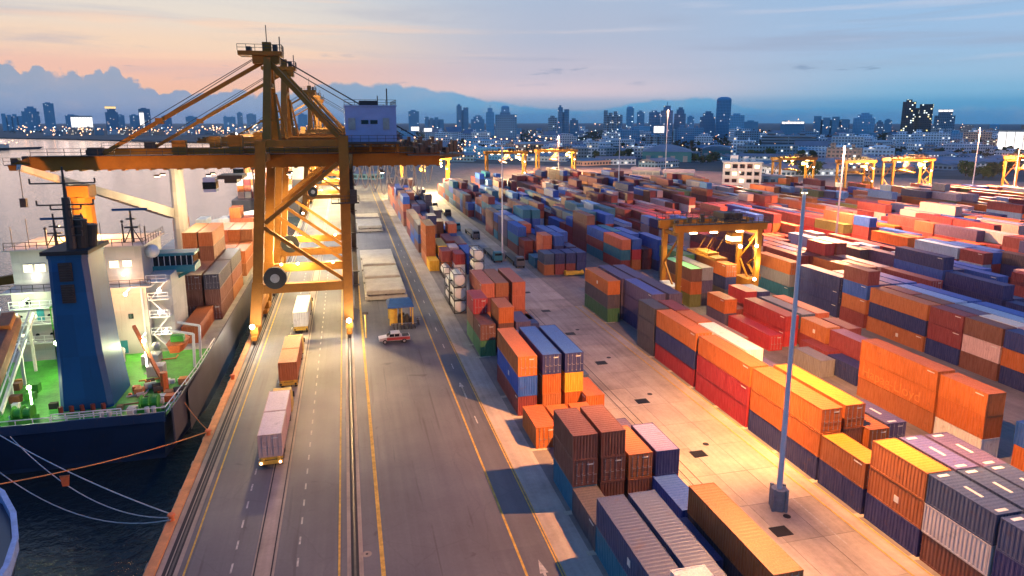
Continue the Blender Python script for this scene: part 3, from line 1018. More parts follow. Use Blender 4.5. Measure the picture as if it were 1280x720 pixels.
# first block past the yellow gantry crane
DX = [88.9 + 2.85 * i for i in range(6)]
S('D0', DX[0], 59.0, 20, 'nv or nv'); S('D0', DX[0], 65.4, 20, 'nv or nv'); S('D0', DX[0], 71.8, 20, 'br pk br'); S('D0', DX[0], 78.1, 20, 'nv mr mr'); S('D0', DX[0], 84.6, 40, 'ob nv ob'); S('D0', DX[0], 97.6, 20, 'mr ob bl mr'); S('D0', DX[0], 104.5, 40, 'nv nv nv', roofc=(0.5, 0.38, 0.34), panel=True); S('D0', DX[0] - 0.4, 118.5, 40, 'tl gy or')
S('D1', DX[1], 60, 20, 'mr mr pk'); S('D1', DX[1], 66, 20, 'mr mr pk'); S('D1', DX[1], 72.0, 20, 'mr mr wh'); S('D1', DX[1], 78.2, 20, 'mr mr pu'); S('D1', DX[1], 84.6, 20, 'mr br br', doorsat=(2,)); S('D1', DX[1], 91, 20, 'mr mr mr'); S('D1', DX[1], 98, 40, 'br pu pu'); S('D1', DX[1], 111, 40, 'mr mr')
S('D2', DX[2], 66, 20, 'mr mr pk'); S('D2', DX[2], 72, 40, 'mr mr lb'); S('D2', DX[2], 85, 40, 'mr mr lb'); S('D2', DX[2], 98, 40, 'mr mr bl'); S('D2', DX[2], 111, 40, 'mr mr')
S('D3', DX[3], 72, 40, 'mr mr bl'); S('D3', DX[3], 85, 40, 'mr mr bl', doorsat=(2,)); S('D3', DX[3], 98, 40, 'mr bl bl'); S('D3', DX[3], 111, 40, 'mr mr ob')
EX = [112.6 + 2.85 * i for i in range(6)]
S('E0', EX[0], 79.0, 40, 'nv nv'); S('E0', EX[0], 91.9, 40, 'mr nv nv'); S('E0', EX[0], 104.8, 40, 'bl bl bl nv'); S('E0', EX[0], 118.5, 20, 'or bl'); S('E0', EX[0], 127, 40, 'mr pu dg'); S('E1', EX[1], 92, 40, 'nv nv'); S('E1', EX[1], 104.8, 40, 'bl bl nv'); S('E2', EX[2], 98, 40, 'nv nv bl'); S('E1', EX[1], 118.5, 40, 'mr pu pu'); S('E0', EX[0], 140.5, 40, 'nv mr lb', roofc=(0.5, 0.5, 0.6)); S('E1', EX[1], 133, 40, 'mr mr pk'); S('E2', EX[2], 118, 20, 'mr nv lb'); S('E3', EX[3], 104, 40, 'mr nv bl'); S('E2', EX[2], 130, 20, 'nv mr lb')
FX = [136.3 + 2.85 * i for i in range(6)]
S('F0', FX[0], 116.9, 20, 'nv lb mr'); S('F0', FX[0], 123.5, 40, 'nv mr lb'); S('F1', FX[1], 117, 20, 'mr mr bl'); S('F1', FX[1], 124, 40, 'mr nv bl'); S('F0', FX[0], 138, 40, 'rd nv or'); S('F1', FX[1], 138, 20, 'mr mr so'); S('F2', FX[2], 112, 20, 'mr nv dg'); S('F0', FX[0], 104, 20, 'mr mr'); S('F1', FX[1], 106, 20, 'mr pk'); S('F2', FX[2], 119, 40, 'mr bl bl'); S('F2', FX[2], 132, 20, 'mr or or'); S('F3', FX[3], 126, 20, 'mr or or')

# concrete sleepers the container corners stand on, a hand's width proud of the rows
for s in list(STACKS):
    if s['row'] in ('A0', 'B0') and s['y'] < 125:
        for yy in (s['y'] - 0.35, ) + ((s['y'] + s['L'] / 2,) if s['L'] == L40 else ()):
            m_ = MB()
            m_.box(s['x'] - 0.75, s['x'] + 1.6, yy, yy + 0.62, 0.0, 0.035)
            m_.build('stacking_pad', M['pad'], yard)

# the rest of the yard, filled slot by slot
COOL = 'mr mr mr mr nv nv bl bl tl tl tl pu br so rd mr lb br'.split()
WARM = 'or or or so so so pk pk rd rd mr mr pk wh nv pu bl ol lb'.split()


def covered(x, y, L):
    for s in STACKS:
        if abs(s['x'] - x) < 2.0 and s['y'] < y + L + 0.1 and s['y'] + s['L'] > y - 0.1:
            return True
    return False


def fill(row, x, y0, y1, hmean, pal, gap=0.12):
    y = y0
    while y < y1 - 6:
        L = L40 if rnd.random() < 0.72 and y < y1 - 12.3 else L20
        if not covered(x, y, L) and rnd.random() > gap:
            h = int(round(hmean + 1.6 * (noise.noise((x * 0.05, y * 0.03, 1.7))) + rnd.uniform(-0.9, 0.9)))
            h = max(1, min(5, h))
            STACKS.append(dict(row=row, x=x, y=y, L=L, c=[rnd.choice(pal) for _ in range(h)], auto=True))
        y += L + (0.28 if L == L20 else 0.4)


for i in range(4):
    fill('A%d' % i, AX[i] - 0.5, 188 if i < 4 else 0, 330, 3.2, 'mr mr br pu dg nv bl so'.split(), 0.08)
for i in range(4):
    fill('B%d' % i, 45.3 + 2.75 * i, 206, 345, 3.0, COOL, 0.03)
for i in range(5):
    fill('C%d' % i, CX[0] + 2.85 * i, 165, 360, 3.0, COOL, 0.04)
for i in range(6):
    fill('D%d' % i, DX[i], 98 if i > 3 else 124, 370, 2.9, COOL[:4] * 3 + COOL[5:9] + WARM[3:13], 0.04)
for i in range(4):
    fill('E%d' % i, EX[i], 92, 376, 2.9, COOL[:4] * 3 + COOL[5:8] + WARM[:13], 0.04)
for i in range(6):
    fill('F%d' % i, FX[i], 104, 372, 2.8, COOL[:4] * 2 + COOL[5:8] + WARM, 0.04)
for bi in range(6, 13):
    x0 = 65.2 + 23.7 * (bi - 2)
    for i in range(6):
        x = x0 + 2.85 * i
        fill('%s%d' % ('ABCDEFGHIJKLM'[bi], i), x, max(40, (x - 30) / 1.25), min(520 - x * 0.86, 305 - (x - 190) * 0.55), 2.6, WARM, 0.04)

# which ones does the lens see, and how large
import numpy as np
th, ya = R(11.18), R(13.78)
Fv = np.array([math.sin(ya) * math.cos(th), math.cos(ya) * math.cos(th), -math.sin(th)])
Rv = np.array([math.cos(ya), -math.sin(ya), 0.0])
Uv = np.cross(Rv, Fv)
EYE = np.array([0, 0, 36.5])


def proj(p):
    d = np.asarray(p, float) - EYE
    f = d @ Fv
    return 640 + 840 * (d @ Rv) / f, 318 - 840 * (d @ Uv) / f


BMIN = np.array([[s['x'], s['y'], 0.0] for s in STACKS])
BMAX = np.array([[s['x'] + CW, s['y'] + s['L'], TP * len(s['c'])] for s in STACKS])


def seen(p):
    p = np.asarray(p, float)
    d = EYE - p
    with np.errstate(divide='ignore', invalid='ignore'):
        t1 = (BMIN - p) / d
        t2 = (BMAX - p) / d
    lo = np.minimum(t1, t2).max(axis=1)
    hi = np.maximum(t1, t2).min(axis=1)
    return not np.any((lo < hi) & (hi > 1e-4) & (lo < 1) & (hi - np.maximum(lo, 0) > 1e-3))


CANDS = []
for si, s in enumerate(STACKS):
    L = s['L']
    cx_, cy_ = proj((s['x'] + 1.2, s['y'] + L / 2, 2))
    n = len(s['c'])
    for t in range(n):
        z = t * TP
        sc = 0.0
        if -60 < cx_ < 1340 and s['y'] > 20:
            x, y = s['x'], s['y']
            faces = [([(x - 0.02, y + L * u, z + CH * v) for u in (0.15, 0.5, 0.85) for v in (0.25, 0.8)], [(x, y, z), (x, y + L, z), (x, y + L, z + CH), (x, y, z + CH)]),
                     ([(x + CW * u, y - 0.02, z + CH * v) for u in (0.25, 0.75) for v in (0.25, 0.8)], [(x, y, z), (x + CW, y, z), (x + CW, y, z + CH), (x, y, z + CH)])]
            if t == n - 1:
                faces.append(([(x + CW * 0.5, y + L * u, z + TP + 0.02) for u in (0.15, 0.5, 0.85)], [(x, y, z + CH), (x + CW, y, z + CH), (x + CW, y + L, z + CH), (x, y + L, z + CH)]))
            for pts, quad in faces:
                pr = [proj(q) for q in quad]
                a = abs(sum(pr[i][0] * pr[(i + 1) % 4][1] - pr[(i + 1) % 4][0] * pr[i][1] for i in range(4))) / 2
                if a < 4:
                    continue
                vis = sum(1 for q in pts if seen(q) and -2 < proj(q)[0] < 1282 and proj(q)[1] < 722) / len(pts)
                sc += a * vis
        CANDS.append([sc, si, t])
order = sorted([c for c in CANDS if c[0] > 6], key=lambda c: -c[0])
N_IND = 262
PICK = {(c[1], c[2]): k for k, c in enumerate(order[:N_IND])}
ROWNAME = {'A0': 'row along the asphalt road', 'A1': 'second row from the asphalt road', 'A2': 'third row from the asphalt road', 'A3': 'fourth row from the asphalt road',
           'B0': 'row facing the concrete lane', 'B1': 'second row behind the concrete lane', 'B2': 'third row behind the concrete lane', 'B3': 'fourth row behind the concrete lane'}
for bi, bn in (('C', 'row of yellow gantry block'), ('D', 'row past yellow gantry')):
    for i in range(6):
        ROWNAME['%s%d' % (bi, i)] = '%s %s' % (ordn(i + 1), bn)
for k, bi in enumerate('EFGHIJKLM'):
    for i in range(6):
        ROWNAME['%s%d' % (bi, i)] = '%s row, %s block past gantry' % (ordn(i + 1), ordn(k + 2))
vis_st = {}
for sc, si, t in CANDS:
    if sc > 6:
        vis_st.setdefault(STACKS[si]['row'], set()).add(si)
rank = {}
for row, ss in vis_st.items():
    for k, si in enumerate(sorted(ss, key=lambda q: STACKS[q]['y'])):
        rank[si] = k + 1
far = MB()
far_col = []
n_ind = 0
for si, s in enumerate(STACKS):
    n = len(s['c'])
    for t, code in enumerate(s['c']):
        k = PICK.get((si, t))
        top_ = t == n - 1
        if k is None:
            o0 = len(far.f)
            x, y, z, L = s['x'], s['y'], t * TP, s['L']
            far.box(x + 0.01, x + CW - 0.01, y + 0.02, y + L - 0.02, z + 0.02, z + CH)
            far_col += [jit(PAL[code][0], rnd) + (1,)] * (len(far.f) - o0)
            continue
        n_ind += 1
        tier = 'only one' if n == 1 else 'top' if top_ else 'bottom' if t == 0 else 'middle' if n == 3 else 'second from top' if t == n - 2 else 'third from top'
        if n == 1:
            lab = '%s %s container alone as %s stack, %s' % ('long' if s['L'] == L40 else 'short', PAL[code][1], ordn(rank[si]), ROWNAME[s['row']])
        else:
            lab = '%s %s container, %s of %s stack, %s' % ('long' if s['L'] == L40 else 'short', PAL[code][1], tier, ordn(rank[si]), ROWNAME[s['row']])
        if 'doorsat' in s:
            doors = t in s['doorsat']
        elif s.get('auto'):
            doors = rnd.random() < 0.35
        else:
            doors = rnd.random() < 0.2
        container(s['x'] + rnd.uniform(-0.05, 0.05), s['y'] + rnd.uniform(-0.06, 0.06), t * TP, s['L'], code, lab, 'shipping containers stacked in the yard', 1 if k < 110 else 0, doors, s.get('roofc') if top_ else None, bool(s.get('panel')) and top_)
me = far.mesh('container_stacks', M['cont_far'])
ca = me.color_attributes.new('paint', 'FLOAT_COLOR', 'CORNER')
buf = []
for pi, p in enumerate(me.polygons):
    buf += list(far_col[pi]) * len(p.vertices)
ca.data.foreach_set('color', buf)
o = obj('stacked_container_mass', me)
o['kind'] = 'stuff'
o['label'] = 'rest of the stacked containers filling the far yard'

# lettering on the tall orange stack, faded
def lettering(text, size, parent, loc, rot, mat, name='lettering'):
    cu = bpy.data.curves.new('txt', 'FONT')
    cu.body = text
    cu.size = size
    cu.extrude = 0.004
    tmp = bpy.data.objects.new('txt', cu)
    COL.objects.link(tmp)
    dg = bpy.context.evaluated_depsgraph_get()
    me_ = bpy.data.meshes.new_from_object(tmp.evaluated_get(dg))
    bpy.data.objects.remove(tmp)
    me_.materials.clear()
    me_.materials.append(mat)
    o_ = bpy.data.objects.new(name, me_)
    COL.objects.link(o_)
    o_.location = loc
    o_.rotation_euler = rot
    if parent is not None:
        o_.parent = parent
    return o_


for o in list(COL.objects):
    if o.name.startswith('shipping_container') and o.parent is None and abs(o.location.x - (CX[0] + 0.8)) < 0.12 and abs(o.location.y - 60.3) < 0.12 and abs(o.location.z - TP) < 0.05:
        # the side seen faces -X, so the words run from its far end to the near one
        lettering('Hapag-Lloyd', 1.9, o, (0.008, 11.6, 0.45), (R(90), 0, R(-90)), simple('faded_lettering', (0.62, 0.22, 0.06), 0.7))
# ------------------------------------------------------------------ ship-to-shore cranes
YEL = (1.0, 0.74, 0.34)
WHT = (1.0, 0.88, 0.68)
SOD = (1.0, 0.43, 0.14)


def stick(p, q, w, h=None, **k):
    m_ = MB()
    m_.beam(p, q, w, h, **k)
    return m_


def rails(mb, pts, h=1.05, step=2.0, r=0.03):
    """hand-rail along a polyline of points"""
    for a, c in zip(pts, pts[1:]):
        a, c = Vector(a), Vector(c)
        n = max(1, int((c - a).length / step))
        for k in range(n + 1):
            p = a.lerp(c, k / n)
            mb.beam(p, p + Vector((0, 0, h)), r * 2)
        for z in (h * 0.5, h):
            mb.beam(a + Vector((0, 0, z)), c + Vector((0, 0, z)), r * 2)


def sts_crane(label, loc, detail=True, boom=-52.0):
    """rails at x=0 (landside) and x=-15; the portal frames stand at y=0 and y=17; +z up"""
    t = thing('quay_crane', label, 'crane', loc, 0, 'ship to shore cranes along the quay')
    mc = M['crane']
    XW, XL = -15.4, 0.0
    for yy in (0.0, 17.0):
        lg = stick((XW, yy, 2.6), (XW + 0.9, yy, 10), 1.8, 1.6, up=(0, 1, 0))
        lg.beam((XW + 0.9, yy, 10), (XW + 2.9, yy, 33.4), 1.55, 1.5, up=(0, 1, 0), mi=0)
        lg.build('leg', mc, t)
        lg = stick((XL, yy, 2.6), (XL + 0.5, yy, 34.2), 1.6, 1.5, up=(0, 1, 0))
        lg.build('leg', mc, t)
        stick((XW + 1.5, yy + 0.02, 8.8), (XL - 0.7, yy + 0.02, 8.8), 1.2, 1.5).build('portal_beam', mc, t)
        stick((XW + 2.6, yy + 0.03, 19.9), (XL - 0.6, yy + 0.03, 29.6), 0.75, 0.7).build('diagonal_brace', mc, t)
        stick((XW + 2.4, yy + 0.05, 19.2), (XL - 0.6, yy + 0.05, 9.8), 0.6, 0.6).build('diagonal_brace', mc, t)
        stick((XW + 3.0, yy + 0.04, 33.0), (XL - 0.4, yy + 0.04, 33.0), 0.9, 1.1).build('top_cross_beam', mc, t)
    for x in (XW, XL):
        m_ = stick((x, 1.0, 4.2), (x, 16.0, 4.2), 1.3, 1.5, up=(0, 0, 1))
        m_.build('sill_beam', mc, t)
        for yy in (0.2, 16.8):
            m_ = MB()
            m_.box(x - 0.6, x + 0.6, yy - 2.4, yy + 2.4, 1.55, 2.7)
            m_.box(x - 0.45, x + 0.45, yy - 3.6, yy - 0.5, 0.8, 1.5)
            m_.box(x - 0.45, x + 0.45, yy + 0.5, yy + 3.6, 0.8, 1.5)
            bg_ = m_.build('bogie', mc, t)
            m_ = MB()
            for dy in (-3.1, -1.9, -1.0, 1.0, 1.9, 3.1):
                m_.tube((x - 0.2, yy + dy, 0.42), (x + 0.2, yy + dy, 0.42), 0.4, 10)
            m_.build('wheels', M['dark_steel'], bg_)
    yc = 8.5
    m_ = MB()
    m_.beam((boom + 3.5, yc, 29.85), (17.6, yc, 29.85), 2.3, 2.3)
    m_.beam((boom, yc, 29.1), (boom + 3.5, yc, 29.8), 1.2, 0.8, w2=2.2, h2=2.2)
    m_.build('boom_girder', mc, t)
    m_ = MB()
    for k in range(32):
        x = boom + 4 + k * 2.1
        m_.box(x, x + 0.5, yc - 1.3, yc + 1.3, 28.5, 28.72)
    m_.build('trolley_rail_bracket', mc, t)['kind'] = 'stuff'
    m_ = MB()
    m_.beam((boom + 4, yc - 1.75, 31.0), (17, yc - 1.75, 31.0), 1.1, 0.12)
    rails(m_, [(boom + 4, yc - 2.25, 31.06), (17, yc - 2.25, 31.06)], 1.15, 2.4, 0.035)
    m_.build('walkway', M['dark_steel'], t)
    m_ = MB()
    m_.beam((-27, yc + 1.2, 31.5), (16, yc + 1.2, 31.5), 0.8, 0.9)
    m_.build('upper_girder', mc, t)
    for x in (XW + 3.0, XL + 0.4):
        stick((x, 0.6, 30.6), (x, 16.4, 30.6), 1.0, 1.3).build('cross_tie', mc, t)
    m_ = MB()
    m_.box(boom - 0.2, boom + 3.4, yc - 1.6, yc + 1.6, 29.6, 29.72)
    rails(m_, [(boom - 0.2, yc - 1.6, 29.72), (boom + 3.4, yc - 1.6, 29.72)], 1.1, 1.2)
    m_.box(boom + 0.4, boom + 1.4, yc - 0.6, yc + 0.6, 29.72, 30.7)
    m_.box(boom + 2.0, boom + 3.0, yc - 0.5, yc + 0.5, 29.72, 31.0)
    m_.build('boom_tip_platform', M['dark_steel'], t)
    # A-frame: front and rear posts lean together to one apex
    AX_, AZ = -11.3, 48.1
    for s_, yb in ((-1, 1.2), (1, 15.8)):
        ya = yc + s_ * 1.5
        stick((-11.7, yb, 33.4), (AX_, ya, AZ - 1.2), 1.3, 1.2, up=(0, 1, 0), w2=1.15, h2=1.0).build('mast_post', mc, t)
        m_ = stick((-9.6, yb, 33.4), (AX_ + 0.7, ya, AZ - 7), 0.4, 0.4, up=(0, 1, 0))
        m_.beam((-11.7, yb - s_ * 1.4, 36.8), (-9.9, yb - s_ * 1.4, 36.8), 0.3)
        m_.build('mast_strut', mc, t)
        stick((AX_ + 0.3, ya, AZ - 1.8), (0.4, yc + s_ * 4.5, 33.2), 0.8, 0.8).build('backstay', mc, t)
        m_ = MB()
        m_.tube((AX_ + 1.0, ya, AZ - 0.4), (14.0, yc + s_ * 1.2, 33.4), 0.07, 4)
        m_.build('back_cable', M['dark_steel'], t)
    m_ = MB()
    m_.box(AX_ - 4.6, AX_ + 2.4, yc - 2.2, yc + 2.2, AZ - 0.7, AZ)
    m_.box(AX_ - 2.4, AX_ + 1.9, yc - 1.7, yc + 1.7, AZ - 2.0, AZ - 0.7)
    m_.box(AX_ - 0.8, AX_ + 0.6, yc - 0.7, yc + 0.7, AZ, AZ + 1.6)
    m_.build('mast_head', mc, t)
    m_ = MB()
    rails(m_, [(AX_ - 4.6, yc - 2.2, AZ), (AX_ + 2.4, yc - 2.2, AZ), (AX_ + 2.4, yc + 2.2, AZ)], 1.05, 1.2, 0.04)
    m_.tube((AX_ - 0.1, yc, AZ + 1.5), (AX_ - 0.1, yc, AZ + 4.4), 0.08, 5)
    m_.tube((AX_ + 2.1, yc - 1.6, AZ), (AX_ + 2.1, yc - 1.6, AZ + 2.4), 0.1, 5)
    m_.box(AX_ - 3.4, AX_ - 2.6, yc - 1, yc + 1, AZ, AZ + 0.8)
    m_.box(AX_ + 0.9, AX_ + 1.6, yc - 1, yc + 1, AZ, AZ + 1.2)
    m_.build('mast_head_railing', M['dark_steel'], t)
    m_ = MB()
    m_.beam((AX_ - 0.4, yc, AZ - 1.4), (-29.2, yc, 36.6), 0.5, 0.65)
    m_.beam((-29.2, yc, 36.6), (-38.4, yc, 31.2), 0.5, 0.65)
    m_.box(-29.8, -28.6, yc - 0.5, yc + 0.5, 36.1, 37.1)
    m_.build('forestay', mc, t)
    m_ = MB()
    for dz in (0.9, 1.8):
        m_.tube((AX_ - 1.6, yc + 0.5, AZ - 0.9 + dz * 0.2), (-34, yc + 0.5, 33.0 + dz), 0.06, 4)
    m_.build('hoist_cable', M['dark_steel'], t)
    for x, h_ in ((-40.4, 32.3), (-27.6, 33.4), (-18.6, 34.2)):
        m_ = MB()
        m_.box(x, x + 2.2, yc - 0.7, yc + 0.7, 30.7, h_)
        m_.build('stay_bracket', M['dark_steel'] if x < -40 else mc, t)
    m_ = MB()
    m_.beam((AX_ + 0.2, yc - 2.8, AZ - 5.6), (AX_ + 0.2, yc + 2.8, AZ - 5.6), 0.7, 0.7)
    m_.build('mast_cross_beam', mc, t)
    # machinery house behind the landside legs
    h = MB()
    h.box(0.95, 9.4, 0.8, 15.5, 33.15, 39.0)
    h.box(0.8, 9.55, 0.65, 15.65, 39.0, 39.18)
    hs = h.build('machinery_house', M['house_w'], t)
    for x0, x1, z0, z1 in ((3.55, 4.75, 36.1, 36.75), (5.05, 6.25, 36.1, 36.75)):
        m_ = MB()
        m_.box(x0, x1, 0.72, 0.83, z0, z1)
        m_.build('window', M['glass'], hs)
    for x0, x1 in ((1.45, 2.6), (7.15, 8.2)):
        m_ = MB()
        m_.box(x0, x1, 0.62, 0.83, 35.2, 37.1)
        for q in range(6):
            m_.box(x0 + 0.05, x1 - 0.05, 0.55, 0.63, 35.3 + q * 0.3, 35.45 + q * 0.3)
        m_.build('louvre_vent', M['grey_steel'], hs)
    m_ = MB()
    rails(m_, [(0.9, 0.72, 39.18), (9.4, 0.72, 39.18), (9.4, 15.5, 39.18)], 0.9, 1.6, 0.03)
    m_.box(3.4, 6.4, 3, 7, 39.18, 40.0)
    m_.box(7.9, 8.1, 2.0, 2.2, 39.18, 42.0)
    m_.build('roof_railing', M['dark_steel'], hs)
    m_ = MB()
    m_.box(0.5, 10.2, -0.6, 16.6, 32.8, 33.12)
    rails(m_, [(0.5, -0.55, 33.12), (10.2, -0.55, 33.12), (10.2, 16.5, 33.12)], 1.1, 1.3, 0.035)
    m_.build('house_platform', M['dark_steel'], t)
    for x in (2.0, 5.0, 9.6):
        stick((x, 3, 31.4), (x, 3, 32.8), 0.4).build('house_post', mc, t)
    # festoon and machinery at the landside end of the girder
    m_ = MB()
    for k in range(9):
        m_.box(13 + k * 0.9, 13.6 + k * 0.9, 5.2 + (k % 3), 12 - (k % 4), 30.9 + 0.2 * (k % 3), 31.9 + 0.6 * (k % 3))
    rails(m_, [(11.5, 4.4, 30.8), (21.5, 4.4, 30.8), (21.5, 12.6, 30.8)], 1.2, 1.0, 0.035)
    m_.box(11.5, 21.6, 4.3, 12.7, 30.5, 30.75)
    m_.beam((17.4, 8.5, 29.9), (21.4, 8.5, 30.4), 0.7, 0.5)
    m_.build('girder_end_machinery', M['dark_steel'], t)
    # festoon cables looping under the landside girder
    for k in range(9):
        m_ = MB()
        x0_ = 1.6 + k * 1.65
        dr = 3.2 + 1.9 * ((k * 5) % 4) / 3
        for dy in (-0.25, 0.25):
            pts = [(x0_ + 1.65 * f, yc + 1.6 + dy, 28.3 - dr * 4 * f * (1 - f)) for f in [q / 8 for q in range(9)]]
            m_.path(pts, 0.09, 4)
        m_.build('festoon_cable', M['rope_w'], t)
    # cable reel on the portal beam, seen nearly face on
    m_ = MB()
    m_.tube((-11.7, -0.95, 10.7), (-11.7, -0.55, 10.7), 1.85, 28)
    m_.tube((-11.7, -0.35, 10.7), (-11.7, 0.05, 10.7), 1.85, 28)
    m_.tube((-11.7, -0.6, 10.7), (-11.7, -0.3, 10.7), 1.2, 20)
    rl = m_.build('cable_reel', M['black'], t)
    m_ = MB()
    m_.tube((-11.7, -1.06, 10.7), (-11.7, -0.9, 10.7), 0.75, 18)
    m_.build('hub', M['grey_steel'], rl)
    # stairs zigzag up the landside leg, lift cage
    m_ = MB()
    for k in range(8):
        z = 4 + k * 3.4
        y0, y1 = (1.2, 5.2) if k % 2 == 0 else (5.2, 1.2)
        m_.beam((1.5, y0, z), (1.5, y1, z + 3.4), 0.7, 0.12)
        m_.box(1.0, 2.2, y1 - 0.5, y1 + 0.5, z + 3.36, z + 3.46)
        m_.beam((1.9, y0, z + 1), (1.9, y1, z + 4.4), 0.06)
    m_.build('stairs', M['dark_steel'], t)
    m_ = MB()
    m_.box(-1.9, 2.6, -1.6, -0.95, 23.0, 23.2)
    rails(m_, [(-1.9, -1.6, 23.2), (2.6, -1.6, 23.2)], 1.1, 1.0, 0.035)
    m_.box(1.2, 2.3, -1.5, -0.95, 23.2, 25.3)
    m_.build('leg_platform', M['dark_steel'], t)
    # trolley, cab and spreader
    m_ = MB()
    m_.box(-20.5, -16.5, 5.5, 11.5, 26.9, 27.5)
    m_.box(-19.5, -17.5, 6, 11, 26.2, 26.9)
    tr_ = m_.build('trolley', M['dark_steel'], t)
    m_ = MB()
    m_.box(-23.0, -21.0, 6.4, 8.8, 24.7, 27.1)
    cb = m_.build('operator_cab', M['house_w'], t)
    m_ = MB()
    m_.box(-23.06, -20.94, 6.34, 8.86, 25.2, 26.4)
    m_.build('cab_window', M['glass'], cb)
    # lamps the photograph shows on this crane
    for x in (XW - 0.2, XL):
        m_ = MB()
        m_.ball((x, -2.9, 3.1), 0.42, 10, 7)
        m_.build('flood_lamp', M['lamp_white'], t)
    for x in (-12.2, -9.2, -2.6):
        m_ = MB()
        m_.ball((x, 16.05, 9.6), 0.28, 8, 6)
        m_.build('flood_lamp', M['lamp_warm'], t)
    m_ = MB()
    for x in (-30, -22, -9, -3, 7):
        for yy in (6.6, 10.4):
            m_.box(x - 0.4, x + 0.4, yy - 0.3, yy + 0.3, 27.5, 27.8)
    m_.build('flood_lamp_housing', M['dark_steel'], t)
    m_ = MB()
    for x in (-30, -22, -9, -3, 7):
        for yy in (6.6, 10.4):
            m_.box(x - 0.32, x + 0.32, yy - 0.22, yy + 0.22, 27.42, 27.49)
    m_.build('flood_lamp_lens', M['lamp_warm'], t)
    return t


def crane_lights(x0, y0, k=1.0):
    for x in (-10.5, -3.5):
        lamp('crane_flood', (x0 + x, y0 + 8.5, 27.2), 21000 * k, YEL, 0.5, spot=120, aim=(x0 + x, y0 + 10, 0), blend=0.8)
    lamp('crane_flood', (x0 - 22, y0 + 8.5, 27.0), 16000 * k, YEL, 0.5, spot=110, aim=(x0 - 22, y0 + 8.5, 0), blend=0.8)
    lamp('portal_lamp', (x0 - 9.0, y0 + 14.6, 10.6), 7000 * k, YEL, 0.3)
    lamp('portal_lamp', (x0 - 3.0, y0 + 19.4, 10.4), 6000 * k, YEL, 0.3)
    lamp('portal_lamp', (x0 - 11.0, y0 + 19.4, 12.4), 8000 * k, YEL, 0.3)


sts_crane('orange quay crane with white machinery house and black cable reel, beside the pickup', (-0.75, 117.0, 0))
sts_crane('yellow lit quay crane standing directly behind the crane with the white house', (-0.75, 150.0, 0))
sts_crane('third quay crane along the rails, past the hatch covers', (-0.75, 262.0, 0))
sts_crane('fourth quay crane along the rails, beside the shed', (-0.75, 318.0, 0))
sts_crane('last quay crane at the far end of the wharf', (-0.75, 372.0, 0))
crane_lights(-0.75, 117.0, 1.0)
lamp('crane_front_flood', (-6.0, 123.8, 27.0), 120000, (1.0, 0.64, 0.28), 0.5, spot=70, aim=(-6.0, 100, 0), blend=0.9)
crane_lights(-0.75, 150.0, 1.1)
lamp('crane_flood', (-6, 215, 28), 70000, WHT, 0.6, spot=150, aim=(-4, 215, 0), blend=0.7)  # no crane stands here; the light hangs free over the quay
crane_lights(-0.75, 262.0, 2.4)
crane_lights(-0.75, 318.0, 3)
crane_lights(-0.75, 372.0, 3)
for x in (-16.1, -0.75):
    lamp('bogie_lamp', (x + 0.6, 112.9, 3.3), 2200, WHT, 0.3)


